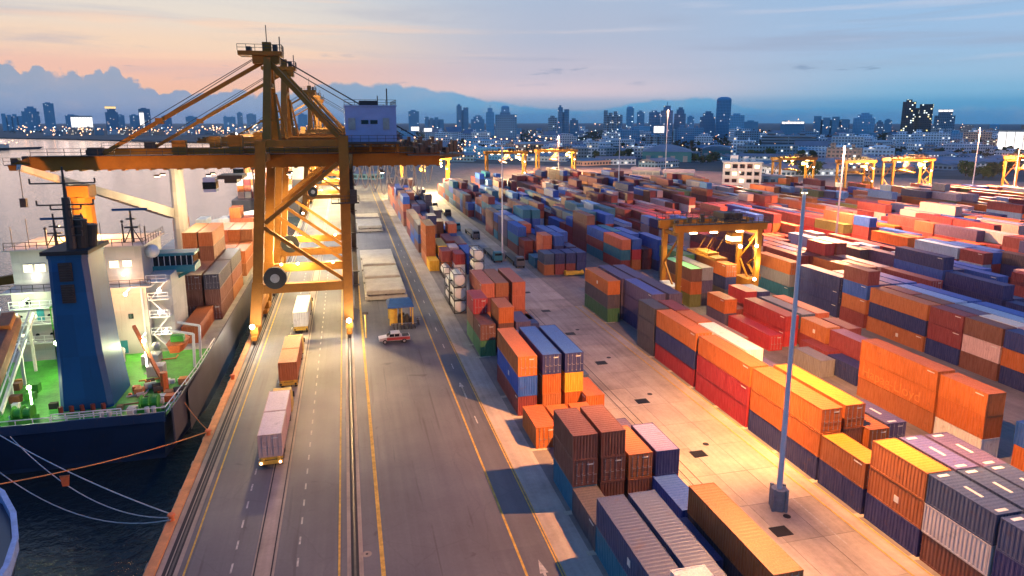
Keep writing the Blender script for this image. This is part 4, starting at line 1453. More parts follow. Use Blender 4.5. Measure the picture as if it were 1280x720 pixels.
# ------------------------------------------------------------------ rubber-tyred gantry cranes
def rtg(label, loc, span=18.2, depth=6.6, h=15.4, rz=0.0, lit=True):
    t = thing('gantry_crane', label, 'gantry crane', loc, rz, 'yard gantry cranes')
    mc = M['crane_y']
    for x in (0, span):
        for y in (0, depth):
            stick((x, y, 2.0), (x, y, h), 0.85, 0.8, up=(0, 1, 0), w2=1.05).build('leg', mc, t)
        m_ = stick((x, -1.4, 1.7), (x, depth + 1.4, 1.7), 0.8, 0.9)
        m_.build('sill_beam', mc, t)
        stick((x, 0.4, h - 0.6), (x, depth - 0.4, h - 0.6), 0.6, 0.7).build('leg_tie', mc, t)
        m_ = MB()
        m_.beam((x, 0.4, 2.4), (x, depth - 0.4, 8.5), 0.3)
        m_.beam((x, depth - 0.4, 8.5), (x, 0.4, h - 1), 0.3)
        m_.build('leg_brace', mc, t)
        for y in (-0.9, depth + 0.9):
            m_ = MB()
            for dy in (-0.75, 0.75):
                m_.tube((x - 0.35, y + dy, 0.78), (x + 0.35, y + dy, 0.78), 0.76, 14)
            m_.build('wheel', M['black'], t)
    for y in (0.1, depth - 0.1):
        m_ = stick((-1.4, y, h + 0.8), (span + 1.6, y, h + 0.8), 0.9, 1.6)
        m_.build('girder', mc, t)
        m_ = MB()
        s_ = -0.9 if y < 1 else 0.9
        m_.box(-1.4, span + 1.6, min(y + s_ * 0.55, y + s_ * 1.4), max(y + s_ * 0.55, y + s_ * 1.4), h + 1.5, h + 1.6)
        rails(m_, [(-1.4, y + s_ * 1.4, h + 1.6), (span + 1.6, y + s_ * 1.4, h + 1.6)], 1.1, 1.3, 0.04)
        m_.build('walkway', M['dark_steel'], t)
    m_ = MB()
    m_.box(span * 0.55, span * 0.55 + 5, 0.3, depth - 0.3, h + 1.65, h + 2.1)
    m_.box(span * 0.55 + 0.4, span * 0.55 + 2.2, 1.2, depth - 1.4, h + 2.1, h + 3.3)
    m_.tube((span * 0.55 + 3.4, 1.5, h + 2.7), (span * 0.55 + 3.4, depth - 1.5, h + 2.7), 0.55, 10)
    rails(m_, [(span * 0.55, 0.3, h + 2.1), (span * 0.55 + 5, 0.3, h + 2.1)], 1.1, 1.0, 0.035)
    m_.build('trolley', M['dark_steel'], t)
    for k in range(7):
        m_ = MB()
        m_.box(span * 0.16 * k - 0.6, span * 0.16 * k + 0.2, 1.2, 1.9, h + 1.62, h + 2.2 + 0.5 * (k % 3))
        m_.build('cabinet', M['dark_steel'], t)
    m_ = MB()
    m_.box(span - 5.4, span - 3.4, 0.9, 3.1, h - 3.0, h - 0.8)
    c_ = m_.build('operator_cab', M['crane_y'], t)
    m_ = MB()
    m_.box(span - 5.46, span - 3.34, 0.84, 3.16, h - 2.4, h - 1.4)
    m_.build('cab_window', M['win_lit'], c_)
    m_ = MB()
    m_.box(span * 0.38, span * 0.38 + 2.4, 0.6, depth - 0.6, h - 4.9, h - 4.5)
    for x in (0.3, 2.1):
        for y in (1.5, depth - 1.5):
            m_.tube((span * 0.38 + x, y, h - 4.5), (span * 0.6 + x, y, h + 1.6), 0.05, 4)
    m_.box(span * 0.38 - 0.1, span * 0.38 + 2.5, -2.4, depth + 2.4, h - 5.5, h - 5.0)
    m_.build('spreader', M['crane_y'], t)
    m_ = MB()
    m_.box(-0.9, 0.9, 0.6, depth - 0.6, 2.3, 4.4)
    m_.box(-1.0, 1.0, 0.5, depth - 0.5, 4.4, 4.55)
    m_.build('engine_house', M['white'], t)
    m_ = MB()
    m_.box(span - 1.3, span + 1.2, 0.8, depth - 0.8, 2.3, 5.0)
    rails(m_, [(span - 1.3, 0.2, 5.0), (span + 1.2, 0.2, 5.0)], 1.1, 0.8)
    for k in range(4):
        z = 5 + k * 2.5
        m_.beam((span + 0.9, 1 + (k % 2) * 3.4, z), (span + 0.9, 4.4 - (k % 2) * 3.4, z + 2.5), 0.6, 0.1)
    m_.build('ladder_tower', mc, t)
    if lit:
        for x in (2.6, 7.0, span - 4.5):
            m_ = MB()
            m_.box(x - 0.7, x + 0.7, -0.55, 0.0, h - 0.28, h - 0.06)
            m_.build('flood_lamp', M['lamp_warm'], t)
        m_ = MB()
        for z in (12.2, 5.4):
            m_.ball((span - 0.8, -0.75, z), 0.34, 8, 6)
        m_.build('leg_lamp', M['lamp_white'], t)
        m_ = MB()
        m_.ball((span - 3.6, 0.6, h - 3.4), 0.4, 8, 6)
        m_.build('cab_lamp', M['lamp_white'], t)
    return t


rtg('tall yellow yard gantry straddling the green topped container stack', (62.3, 117.0, 0), span=17.2)
for dx in (3.0, 9.0):
    lamp('gantry_flood', (62.3 + dx, 119.6, 14.8), 5200, YEL, 0.3, spot=120, aim=(62.3 + dx, 119.6, 0))
lamp('gantry_flood', (62.3 + 14.6, 119.0, 12.0), 5200, YEL, 0.3)
lamp('gantry_leg_lamp', (62.3 + 16.8, 115.6, 8.5), 1600, YEL, 0.3)
rtg('yellow gantry over the wharfside rows, far down the concrete lane', (28, 352, 0), span=24, h=17)
rtg('floodlit yellow gantry between the far container rows, below the smoking lamps', (122, 424, 0), span=25, h=17)
rtg('second yellow gantry past the concrete lane, at the far yard edge', (84, 405, 0), span=24, h=17)
rtg('dull yellow gantry beside the pale office block', (226, 318, 0), span=21, h=16)
rtg('small yellow gantry behind the salmon containers', (255, 303, 0), span=17, h=15)
rtg('brightest yellow gantry at the yard boundary by the warehouses', (264, 281, 0), span=23, h=17)
rtg('yellow gantry cut by the picture edge, under the floodlit hall', (322, 265, 0), span=23, h=18)
for x, y, p in ((40, 344, 260000), (134, 428, 160000), (275, 285, 110000), (97, 409, 110000), (237, 322, 30000), (332, 269, 50000)):
    lamp('gantry_flood', (x, y, 15.2), p, YEL, 0.6)


# ------------------------------------------------------------------ light masts
def mast(label, x, y, h, r=0.32, heads=8, base=True, lit='lamp_warm'):
    t = thing('light_mast', label, 'light mast', (x, y, 0), 0, 'floodlight masts')
    m_ = MB()
    m_.tube((0, 0, 0.02), (0, 0, h), r, 14, r2=r * 0.55)
    m_.build('pole', M['mast'], t)
    if base:
        m_ = MB()
        m_.tube((0, 0, 0.0), (0, 0, 2.15), 0.72, 20)
        for k in range(4):
            a = k * math.pi / 2 + 0.4
            m_.box(0.8 * math.cos(a) - 0.12, 0.8 * math.cos(a) + 0.12, 0.8 * math.sin(a) - 0.12, 0.8 * math.sin(a) + 0.12, 0, 2.3)
        m_.build('base_collar', M['mast_base'], t)
    m_ = MB()
    m_.tube((0, 0, h - 0.1), (0, 0, h + 0.1), r * 0.8, 14)
    m_.build('head_ring', M['grey_steel'], t)
    for k in range(heads):
        a = 2 * math.pi * k / heads + 0.2
        m_ = MB()
        c, s = math.cos(a), math.sin(a)
        m_.beam((c * r * 0.5, s * r * 0.5, h - 0.02), (c * (r * 0.5 + 0.16), s * (r * 0.5 + 0.16), h - 0.16), 0.14, 0.1)
        hd = m_.build('flood_head', M['grey_steel'], t)
        m_ = MB()
        m_.beam((c * (r * 0.5 + 0.04), s * (r * 0.5 + 0.04), h - 0.12), (c * (r * 0.5 + 0.16), s * (r * 0.5 + 0.16), h - 0.22), 0.11, 0.03)
        m_.build('lens', M[lit], hd)
    return t


mast('tall pale steel light mast on a round collar, on the concrete lane', 38.8, 50.9, 30.6, 0.27, 4)
for dx, dy, pw in ((0, 1, 170000), (0.25, -1, 105000), (-1, 0.1, 125000), (1, 0.3, 145000)):
    lx_, ly_ = 38.8 + 0.5 * dx, 50.9 + 0.5 * dy
    lamp('mast_flood', (lx_, ly_, 30.3), pw, SOD, 0.14, spot=102, aim=(38.8 + dx * 32, 50.9 + dy * 36, 0), blend=0.6)
mast('slim unlit mast rising by the crossing between blue container stacks', 39.4, 171.5, 31.0, 0.24, 6, True, 'grey_steel')
for x, y, h, p, lab in ((210, 420, 44, 200000, 'slim mast with reddish glow in front of the hip roofed shed'), (132.6, 159, 30.2, 430000, 'pink lit mast standing among salmon containers'),
                        (285, 255, 34, 620000, 'slender mast past the brightest gantry'), (318, 262, 30, 560000, 'mast beside the floodlit hall, beyond the yard'), (110, 262, 30, 0, 'dim mast inside the blue container rows'),
                        (150, 470, 26, 400000, 'mast with hazy lamps above the far gantry')):
    mast(lab, x, y, h, 0.3, 6, False)
    if p:
        for a_ in (1.2, 4.3):
            lx_, ly_ = x + 0.7 * math.cos(a_), y + 0.7 * math.sin(a_)
            lamp('mast_flood', (lx_, ly_, h - 0.4), p * 0.6, (1.0, 0.40, 0.18), 0.25, spot=160, aim=(lx_, ly_, 0), blend=0.3)
# ------------------------------------------------------------------ container ship moored at the quay
ship = thing('container_ship', 'navy hulled container ship moored stern first with blue funnel and green deck', 'ship', (0, 0, 0))


def outline(z):
    """hull outline at a height: narrower low down at the stern (counter) and at the bow"""
    k = max(0.0, min(1.0, (z + 3.2) / 6.9))
    st = 81.5 - 3.2 * k
    pts = [(-21.3 - 1.2 * (1 - k), st), (-20.3, st + 14), (-20.0, st + 26), (-20.0, 225), (-21.5, 242), (-26, 256), (-34, 266 + 6 * k), (-42, 256), (-46.5, 242), (-48.0, 225), (-48, st + 26), (-47.6, st + 14), (-46.6 + 1.2 * (1 - k), st)]
    return [(x, y, z) for x, y in pts]


mb = MB()
rings = [outline(z) for z in (-4.5, -2.0, 0.5, 3.5)]
mb.loft(rings, True)
hull = mb.build('hull', [M['navy']], ship)
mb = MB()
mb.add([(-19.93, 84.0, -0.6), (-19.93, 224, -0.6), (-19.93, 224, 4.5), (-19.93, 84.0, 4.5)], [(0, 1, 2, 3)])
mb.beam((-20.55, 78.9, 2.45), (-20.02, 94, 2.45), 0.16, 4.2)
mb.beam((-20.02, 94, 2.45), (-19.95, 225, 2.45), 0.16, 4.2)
mb.build('side_bulwark', M['hull_grey'], ship)  # hull side toward the lamps; their light is put into its paler grey
mb = MB()
mb.beam((-21.2, 78.4, 3.75), (-46.5, 78.4, 3.75), 0.16, 1.1)
mb.build('stern_bulwark', M['navy'], ship)
mb = MB()
mb.prism([(x * 0.999 - 0.02, y) for x, y, z in [(p[0], p[1] + 0.3, 0) for p in outline(3.5) if p[1] < 110 or True]], 3.45, 3.55)
mb.build('main_deck', M['hatch'], ship)
mb = MB()
mb.prism([(-21.3, 78.8), (-20.4, 92), (-20.2, 102.9), (-47.8, 102.9), (-47.4, 92), (-46.5, 78.8)], 3.54, 3.585)
mb.build('aft_deck', M['deck_green'], ship)
# rails along the stern and quay side
mb = MB()
rails(mb, [(-46, 78.7, 3.6), (-21.2, 78.7, 3.6), (-20.5, 92, 3.6), (-20.3, 104, 3.6)], 1.15, 1.6, 0.04)
rails(mb, [(-33, 79.6, 3.6), (-26, 79.6, 3.6)], 1.1, 1.2, 0.05)
mb.build('stern_railing', M['white'], ship)
# accommodation
hx0, hx1 = -45.4, -28.6
mb = MB()
mb.box(hx0, hx1, 103, 114, 3.5, 13.4)
mb.box(hx0 + 0.4, hx1 - 0.2, 103.5, 114, 13.6, 19.2)
mb.box(hx0 - 1.0, hx1 + 0.9, 102.2, 114.2, 13.4, 13.6)
mb.box(hx0 - 0.2, hx1 + 0.4, 102.8, 114.5, 19.2, 19.4)
mb.box(-28.6, -25.6, 104.5, 113, 3.5, 14.6)
acc = mb.build('accommodation_block', M['cream'], ship)
for x0, x1, z0, z1 in ((-33.0, -31.9, 16.3, 17.2), (-31.3, -30.2, 16.4, 17.2), (-43.6, -42.6, 16.2, 17.2), (-42.2, -41.0, 16.2, 17.2)):
    m_ = MB()
    m_.box(x0, x1, 103.38, 103.55, z0, z1)
    w_ = m_.build('window', M['win_lit'], acc)
    m_ = MB()
    m_.box(x0 - 0.1, x1 + 0.1, 103.42, 103.52, z0 - 0.1, z0)
    m_.box(x0 - 0.1, x1 + 0.1, 103.42, 103.52, z1, z1 + 0.1)
    m_.box((x0 + x1) / 2 - 0.04, (x0 + x1) / 2 + 0.04, 103.36, 103.5, z0, z1)
    m_.build('window_frame', M['white'], w_)
for x0, z0 in ((-31.2, 8.8), (-43.8, 11.6), (-40.2, 11.6), (-36.8, 8.8)):
    m_ = MB()
    m_.box(x0, x0 + 0.65, 102.93, 103.05, z0, z0 + 0.75)
    m_.build('window', M['glass'], acc)
m_ = MB()
rails(m_, [(hx0 - 1.0, 102.3, 13.6), (hx1 + 0.9, 102.3, 13.6)], 1.0, 1.3, 0.035)
rails(m_, [(hx0, 102.9, 19.4), (hx1 + 0.3, 102.9, 19.4), (hx1 + 0.3, 114, 19.4)], 1.0, 1.3, 0.035)
m_.build('deck_railing', M['dark_steel'], acc)
# deck edges, pipes, doors and small fittings on the after face
for z in (6.2, 8.9, 11.2):
    m_ = MB()
    m_.box(hx0 - 0.1, -36.9, 102.2, 103.1, z, z + 0.14)
    rails(m_, [(hx0 - 0.1, 102.25, z + 0.14), (-36.9, 102.25, z + 0.14)], 1.0, 1.2, 0.035)
    m_.build('deck_ledge', M['white'], acc)
for k, x in enumerate((-36.2, -35.6, -33.4, -29.2)):
    m_ = MB()
    m_.tube((x, 102.85, 3.6), (x, 102.85, (13.3, 11.0, 7.4, 13.3)[k]), 0.12, 8)
    m_.build('vent_pipe', M['white'], acc)
for x, z in ((-32.6, 3.6), (-39.4, 6.4), (-42.6, 9.1), (-34.6, 13.7)):
    m_ = MB()
    m_.box(x, x + 0.9, 102.93 if z < 13 else 103.42, 103.02 if z < 13 else 103.52, z + 0.15, z + 2.05)
    m_.build('door', M['teal'], acc)
for k in range(9):
    x, z = -44.6 + (k % 5) * 1.75, (7.3, 10.0)[k // 5]
    m_ = MB()
    m_.tube((x, 102.93, z), (x, 103.02, z), 0.24, 12)
    m_.build('porthole', M['win_lit'] if k % 3 == 0 else M['glass'], acc)
for x, y in ((-31.6, 99.6), (-32.9, 100.4), (-27.4, 100.8)):
    m_ = MB()
    m_.tube((x, y, 3.58), (x, y, 5.0), 0.42, 12)
    m_.ball((x, y - 0.15, 5.2), 0.6, 10, 7)
    m_.build('mushroom_vent', M['cream'], ship)
# bridge wing with windows
m_ = MB()
m_.box(-28.9, -23.0, 108.2, 112.4, 14.2, 15.2)
m_.box(-28.9, -23.0, 108.6, 112.2, 16.65, 17.05)
m_.beam((-28.6, 110, 11.7), (-23.8, 110, 14.2), 1.6, 0.4)
wing = m_.build('bridge_wing', M['teal'], ship)
m_ = MB()
m_.box(-28.8, -23.2, 108.55, 112.1, 15.2, 16.65)
m_.build('wing_window', M['glass'], wing)
m_ = MB()
for k in range(8):
    m_.box(-28.8 + k * 0.78, -28.72 + k * 0.78, 108.42, 108.56, 15.2, 16.65)
m_.build('window_bars', M['white'], wing)
m_ = MB()
m_.ball((-28.0, 105.8, 18.0), 1.0, 14, 9)
m_.build('radome', M['white'], ship)
# outside stairs on the quay side of the block
m_ = MB()
for k in range(4):
    z = 3.6 + k * 2.6
    m_.box(-28.4, -25.8, 102.9, 104.4, z + 2.5, z + 2.62)
    ya_, yb_ = (103.2, 104.2)
    m_.beam((-28.2 if k % 2 else -26.0, 103.4, z), (-26.0 if k % 2 else -28.2, 103.4, z + 2.6), 0.8, 0.12)
    rails(m_, [(-28.4, 102.9, z + 2.6), (-25.8, 102.9, z + 2.6)], 1.0, 1.3, 0.04)
m_.build('outside_stairs', M['white'], ship)
# radar masts on the bridge deck
for x, y, h, w_ in ((-30.4, 106, 4.6, 4.6), (-40.2, 106, 3.6, 3.2)):
    m_ = MB()
    m_.tube((x, y, 19.4), (x, y, 19.4 + h), 0.22, 8, r2=0.14)
    m_.box(x - 0.9, x + 0.9, y - 0.3, y + 0.3, 19.4 + h * 0.45, 19.4 + h * 0.5)
    m_.box(x - 0.6, x + 0.6, y - 0.3, y + 0.3, 19.4 + h * 0.72, 19.4 + h * 0.76)
    m_.beam((x - 1.1, y, 19.4), (x, y, 19.4 + h * 0.5), 0.12)
    m_.beam((x + 1.1, y, 19.4), (x, y, 19.4 + h * 0.5), 0.12)
    m_.tube((x - 1.2, y, 19.4), (x - 1.2, y, 19.4 + h * 0.6), 0.12, 6)
    m_.ball((x - 1.2, y, 19.4 + h * 0.66), 0.22, 8, 6)
    m_.tube((x + 1.5, y + 0.6, 19.4), (x + 1.5, y + 0.6, 21.6), 0.1, 6)
    rm = m_.build('radar_mast', M['dark_steel'], ship)
    m_ = MB()
    m_.box(x - w_ / 2, x + w_ / 2, y - 0.18, y + 0.18, 19.4 + h, 19.4 + h + 0.32)
    m_.build('scanner', M['funnel'], rm)
for x, h in ((-34, 3.2), (-28.9, 2.8), (-43, 4.0), (-37.6, 2.4), (-45.0, 3.0)):
    m_ = MB()
    m_.tube((x, 104.5, 19.4), (x, 104.5, 19.4 + h), 0.05, 5)
    m_.build('whip_aerial', M['dark_steel'], ship)
# main mast standing on the funnel
def ring(x0, x1, y0, y1, z, c=0.5):
    return [(x0 + c, y0, z), (x1 - c, y0, z), (x1, y0 + c, z), (x1, y1 - c, z), (x1 - c, y1, z), (x0 + c, y1, z), (x0, y1 - c, z), (x0, y0 + c, z)]


mb = MB()
mb.loft([ring(-33.5, -27.9, 83.0, 90.4, 3.5), ring(-33.4, -28.1, 83.1, 90.2, 6.0), ring(-33.2, -28.5, 83.2, 90.0, 10.5), ring(-32.9, -28.9, 83.4, 89.6, 21.4), ring(-33.0, -28.8, 83.3, 89.7, 21.42), ring(-33.0, -28.8, 83.3, 89.7, 21.9)], True)
fun = mb.build('funnel', M['funnel'], ship)
for z in (18.9, 16.4):
    m_ = MB()
    m_.box(-31.7, -30.4, 83.1, 83.5, z, z + 2.1)
    for q in range(7):
        m_.box(-31.62, -30.48, 82.98, 83.11, z + 0.1 + q * 0.28, z + 0.25 + q * 0.28)
    m_.build('louvre', M['dark_steel'], fun)
m_ = MB()
m_.box(-33.3, -28.5, 83.0, 90.0, 21.9, 22.35)
m_.tube((-30.0, 85.4, 22.3), (-29.8, 85.4, 25.6), 0.8, 14)
m_.tube((-29.3, 86.2, 22.3), (-29.0, 86.2, 24.9), 0.75, 12)
m_.tube((-30.4, 86.6, 22.3), (-30.4, 86.6, 25.9), 0.6, 12)
m_.build('exhaust_cap', M['black'], fun)
m_ = MB()
mx, my = -30.6, 84.6
m_.tube((mx, my, 22.3), (mx, my, 28.2), 0.55, 10, r2=0.42)
m_.tube((mx, my, 28.2), (mx, my, 31.6), 0.22, 8, r2=0.1)
for z, w_ in ((27.4, 5.6), (29.8, 6.4), (26.9, 3.0), (25.9, 2.8), (24.9, 2.7), (23.9, 2.6)):
    m_.beam((mx - w_ / 2, my - 0.3, z), (mx + w_ / 2, my - 0.3, z), 0.16)
    for s_ in (-1, 1):
        m_.tube((mx + s_ * w_ / 2, my - 0.3, z), (mx + s_ * w_ / 2, my - 0.3, z + 0.55), 0.1, 5)
m_.build('signal_mast', M['dark_steel'], ship)
for k in range(5):
    m_ = MB()
    m_.tube((-33.0 + k * 1.1, 82.2, 3.58), (-33.0 + k * 1.1, 82.2, 4.5), 0.26, 8)
    m_.build('deck_ventilator', M['hull_red'], ship)
# aft deck gear
r2_ = random.Random(3)
for k in range(34):
    x, y = -27.4 + r2_.random() * 5.8, 80 + r2_.random() * 10
    s_ = 0.16 + r2_.random() * 0.36
    m_ = MB()
    if k % 3 == 0:
        m_.tube((x, y, 3.58 + s_), (x + s_ * 2.6, y + s_, 3.58 + s_), s_, 10)
    else:
        m_.box(x, x + s_ * 2, y, y + s_ * 2, 3.58, 3.58 + s_ * 1.5)
    m_.build('deck_gear', M[('pad', 'boat_orange', 'cream', 'bark', 'white', 'rope_o')[k % 6]], ship)
for k in range(7):
    m_ = MB()
    y = 83.0 + k * 2.6
    m_.path([(-27.2, y, 3.75), (-24.6 - (k % 3) * 0.6, y + 0.4, 3.75), (-24.6 - (k % 3) * 0.6, y + 1.7, 3.75)], 0.1, 6)
    m_.build('deck_pipe', M[('rope_o', 'cream', 'boat_orange')[k % 3]], ship)
for k in range(18):
    m_ = MB()
    x, y = -46 + r2_.random() * 11.5, 80 + r2_.random() * 16
    s_ = 0.2 + r2_.random() * 0.5
    m_.box(x, x + s_ * 2, y, y + s_ * 1.5, 3.58, 3.58 + s_ * 1.6)
    m_.build('deck_gear', M[('deck_green', 'boat_brown', 'cream', 'bark', 'white', 'rope_o')[k % 6]], ship)
for x in (-24.6, -37.5, -41.0):
    m_ = MB()
    m_.box(x, x + 2.4, 80.4, 82.0, 3.58, 4.1)
    m_.tube((x + 0.3, 81.2, 4.6), (x + 2.1, 81.2, 4.6), 0.55, 12)
    for u in (0.3, 1.2, 2.1):
        m_.tube((x + u - 0.06, 81.2, 4.6), (x + u + 0.06, 81.2, 4.6), 0.85, 12)
    m_.build('mooring_winch', M['deck_green'], ship)
for x, y in ((-28, 79.6), (-27.2, 79.6), (-23.4, 79.8), (-22.7, 79.8), (-43, 79.6), (-42.2, 79.6)):
    m_ = MB()
    m_.tube((x, y, 3.58), (x, y, 4.5), 0.26, 8)
    m_.build('bitt', M['cream'], ship)
m_ = MB()
m_.beam((-23.2, 87.0, 4.4), (-28.6, 96.0, 9.6), 0.4)
m_.tube((-23.2, 87.0, 3.58), (-23.2, 87.0, 6.0), 0.45, 8)
m_.build('provision_derrick', M['boat_orange'], ship)
for bx in ((-26.6, -24.6, 92.2, 94, 3.58, 5.0), (-28.6, -26.4, 97.4, 99.5, 3.58, 4.8)):
    m_ = MB()
    m_.box(*bx)
    m_.build('deck_locker', M['cream'], ship)
# rescue boat under its davit by the quay side
boat = thing('rescue_boat', 'small orange rescue boat on the ship deck below the brown containers', 'boat')
m_ = MB()
m_.loft([[(-23.6 + dx * w_, y, 6.4 + dz) for dx, dz in ((-1, 0.5), (-0.7, -0.5), (0.7, -0.5), (1, 0.5))] for y, w_ in ((94.6, 0.8), (95.6, 1.25), (98.4, 1.25), (100.2, 0.2))], True)
m_.build('boat_hull', M['boat_orange'], boat)
m_ = MB()
m_.box(-24.4, -22.8, 96.4, 97.6, 6.9, 7.7)
m_.build('console', M['deck_green'], boat)
for y in (95.2, 99.2):
    m_ = MB()
    m_.beam((-21.4, y, 3.6), (-21.2, y, 8.2), 0.3)
    m_.beam((-21.2, y, 8.2), (-24, y, 8.9), 0.26)
    m_.build('davit', M['white'], boat)
# free-fall lifeboat on its slip
lb = thing('free_fall_lifeboat', 'brown red enclosed lifeboat tilted on the white slip beside the funnel', 'boat')
a0, a1 = Vector((-43.5, 98.5, 11.2)), Vector((-41.2, 83.5, 5.4))
d_ = (a1 - a0).normalized()
s_ = d_.cross(Vector((0, 0, 1))).normalized()
u_ = s_.cross(d_)
m_ = MB()
rg = []
for f, r_ in ((0, 0.75), (0.08, 1.15), (0.45, 1.35), (0.8, 1.25), (0.93, 0.85), (1.0, 0.3)):
    c = a0.lerp(a1, f)
    rg.append([c + (s_ * math.cos(2 * math.pi * i / 10) + u_ * math.sin(2 * math.pi * i / 10)) * r_ for i in range(10)])
m_.loft(rg, True)
m_.build('boat_hull', M['boat_brown'], lb)
m_ = MB()
c0 = a0.lerp(a1, 0.08) + u_ * 1.0
c1 = a0.lerp(a1, 0.26) + u_ * 1.0
m_.beam(c0, c1, 1.4, 1.5)
m_.build('conning_hood', M['boat_orange'], lb)
m_ = MB()
for k in (-1.7, 1.7):
    m_.beam(a0 + s_ * k - u_ * 1.2 - d_ * 2, a1 + s_ * k - u_ * 1.2 + d_ * 1.0, 0.3, 0.5)
    m_.beam(a0 + s_ * k + u_ * 0.3 - d_ * 2, a1 + s_ * k + u_ * 0.3 + d_ * 1.0, 0.12)
    for f in (0.05, 0.4, 0.75):
        c = a0.lerp(a1, f) + s_ * k - u_ * 1.2
        m_.beam(c, (c.x, c.y, 3.6), 0.3)
        m_.beam(c, c + u_ * 1.5, 0.14)
m_.build('launching_slip', M['white'], ship)
m_ = MB()
for q, (x, z) in enumerate(((-38.8, 6.2), (-38.8, 9.4), (-38.8, 12.4))):
    m_.box(x, x + 2.4, 97.5, 102.8, z, z + 0.16)
    m_.beam((x + 0.2, 98, z - 3), (x + 2.1, 98, z), 0.6, 0.1)
    m_.box(x, x + 0.12, 97.5, 97.62, 3.6, z)
m_.build('aft_platforms', M['deck_green'], ship)
# deck cranes
def deck_crane(label, x, y, h, w, mat, jib):
    t = thing('deck_crane', label, 'deck crane', (x, y, 3.5), 0, 'deck cranes of the moored ship')
    m_ = MB()
    m_.tube((0, 0, 0), (0, 0, h), w * 0.62, 12, r2=w * 0.5)
    m_.build('pedestal', mat, t)
    m_ = MB()
    m_.box(-w * 0.48, w * 0.48, -w * 0.5, w * 0.6, h, h + 1.8)
    m_.tube((0, 0, h - 0.5), (0, 0, h), w * 0.58, 12)
    m_.build('slewing_house', mat, t)
    m_ = MB()
    m_.beam((-w * 0.5, 0, jib[0]), jib[1], 1.6, 1.9, w2=0.7, h2=0.8)
    m_.build('jib', mat, t)
    m_ = MB()
    m_.tube(jib[1], (jib[1][0], jib[1][1], jib[1][2] - 4.5), 0.06, 4)
    m_.box(jib[1][0] - 0.4, jib[1][0] + 0.4, jib[1][1] - 0.3, jib[1][1] + 0.3, jib[1][2] - 5.8, jib[1][2] - 4.5)
    m_.build('hook', M['dark_steel'], t)
    return t


deck_crane('pale yellow lit deck crane post with long jib, forward of the brown containers', -33.5, 149, 23.8, 2.6, M['cream'], (14.5, (-12.5, -37.0, 26.5)))
deck_crane('orange deck crane post standing just past the bridge roof', -40.6, 118.5, 21.4, 3.2, M['crane'], (10.0, (-16, -6, 9.0)))
# cargo hatch coaming
m_ = MB()
m_.box(-46.5, -21.5, 143.6, 222, 3.55, 5.2)
m_.build('hatch_coaming', M['hatch'], ship)
# ship containers
SG = 'containers stacked on the moored ship'
deckz = 3.6
for x, y, L, cols, lab in ((-25.2, 105.8, L40, 'or', 'alone beside the davit'), (-29.5, 118.4, L40, 'br br br', 'stack beside the bridge wing'), (-26.8, 118.4, L40, 'br br br', 'stack behind the lone orange container'), (-24.0, 118.4, L40, 'br br dg', 'outer stack by the quay'),
                          (-29.5, 131.0, L40, 'br br br ob ob', 'tall stack rising over the bridge wing'), (-26.8, 131.0, L40, 'br br br br ob', 'tall stack next to the tallest'), (-24.0, 131.0, L40, 'ob br dg', 'second outer stack by the quay')):
    n = len(cols.split())
    for k, c in enumerate(cols.split()):
        tr_ = 'only one,' if n == 1 else 'top of' if k == n - 1 else 'bottom of' if k == 0 else '%s tier of' % ordn(k + 1)
        container(x, y, 3.62 + k * TP, L, c, '%s container on the ship, %s %s' % (PAL[c][1], tr_, lab), SG, 1 if y < 125 else 0, doors=(k % 2 == 0 and n > 1))
for j, x in enumerate((-23.4, -26.0, -28.6)):
    for i, y in enumerate((144.6, 157.2)):
        for q, c in enumerate((('ob or', 'br or', 'or so'), ('br or ob', 'or so or', 'so or so'))[i][j].split()):
            container(x, y, 5.2 + q * TP, L40, c, '%s container, %s tier, %s ship row from quay, %s deck crane post' % (PAL[c][1], ordn(q + 1), ordn(j + 1), ('beside', 'past')[i]), SG, 0, False)
k = 0
for j, x in enumerate((-41.4, -38.8, -36.2, -31.0, -28.4, -25.8, -23.2)):
    for q, c in enumerate(('or pk or', 'or wh', 'pk or wh', 'or so wh', 'or wh so or', 'ob or so', 'or or ob')[j].split()):
        container(x, 176, 5.2 + q * TP, L20, c, '%s end-on container, %s tier, %s column of the forward ship stack' % (PAL[c][1], ordn(q + 1), ordn(j + 1)), 'forward containers on the moored ship', 0, True)
# ship lamps
for x, y, z, m_n, p, c in ((-30.7, 101.0, 12.9, 'lamp_warm', 3600, (1.0, 0.46, 0.18)), (-29.2, 101.0, 6.3, 'lamp_green', 1600, (1.0, 0.92, 0.45)), (-43.4, 101.2, 12.3, 'lamp_green', 2200, (0.80, 1.0, 0.62)), (-42.3, 103.1, 15.5, 'lamp_white', 160, (1, 0.98, 0.9)),
                           (-27.0, 102.6, 9.6, 'lamp_white', 300, (1, 0.9, 0.75)), (-26.4, 102.4, 6.7, 'lamp_white', 300, (1, 0.9, 0.75)), (-26.8, 102.6, 12.8, 'lamp_white', 300, (1, 0.9, 0.8)), (-31.2, 103.0, 15.4, 'lamp_white', 160, (1, 0.95, 0.85)),
                           (-37.4, 94.5, 8.5, 'lamp_green', 2600, (0.8, 1.0, 0.45)), (-26.6, 92.6, 8.5, 'lamp_white', 1900, (0.9, 1, 0.55)), (-36.6, 84.0, 6.5, 'lamp_green', 900, (0.85, 1, 0.5))):
    m_ = MB()
    m_.ball((x, y, z), 0.26, 10, 7)
    m_.beam((x, y, z + 0.2), (x, min(y + 2.0, max(y + 0.5, 103.0)), z + 0.3), 0.1) if y > 98 else m_.beam((x, y + 0.1, 3.6), (x, y + 0.1, z), 0.14)
    m_.build('deck_lamp', M[m_n], ship)
    lamp('deck_lamp_light', (x, y - 0.6, z), p * 0.42, c, 0.26)

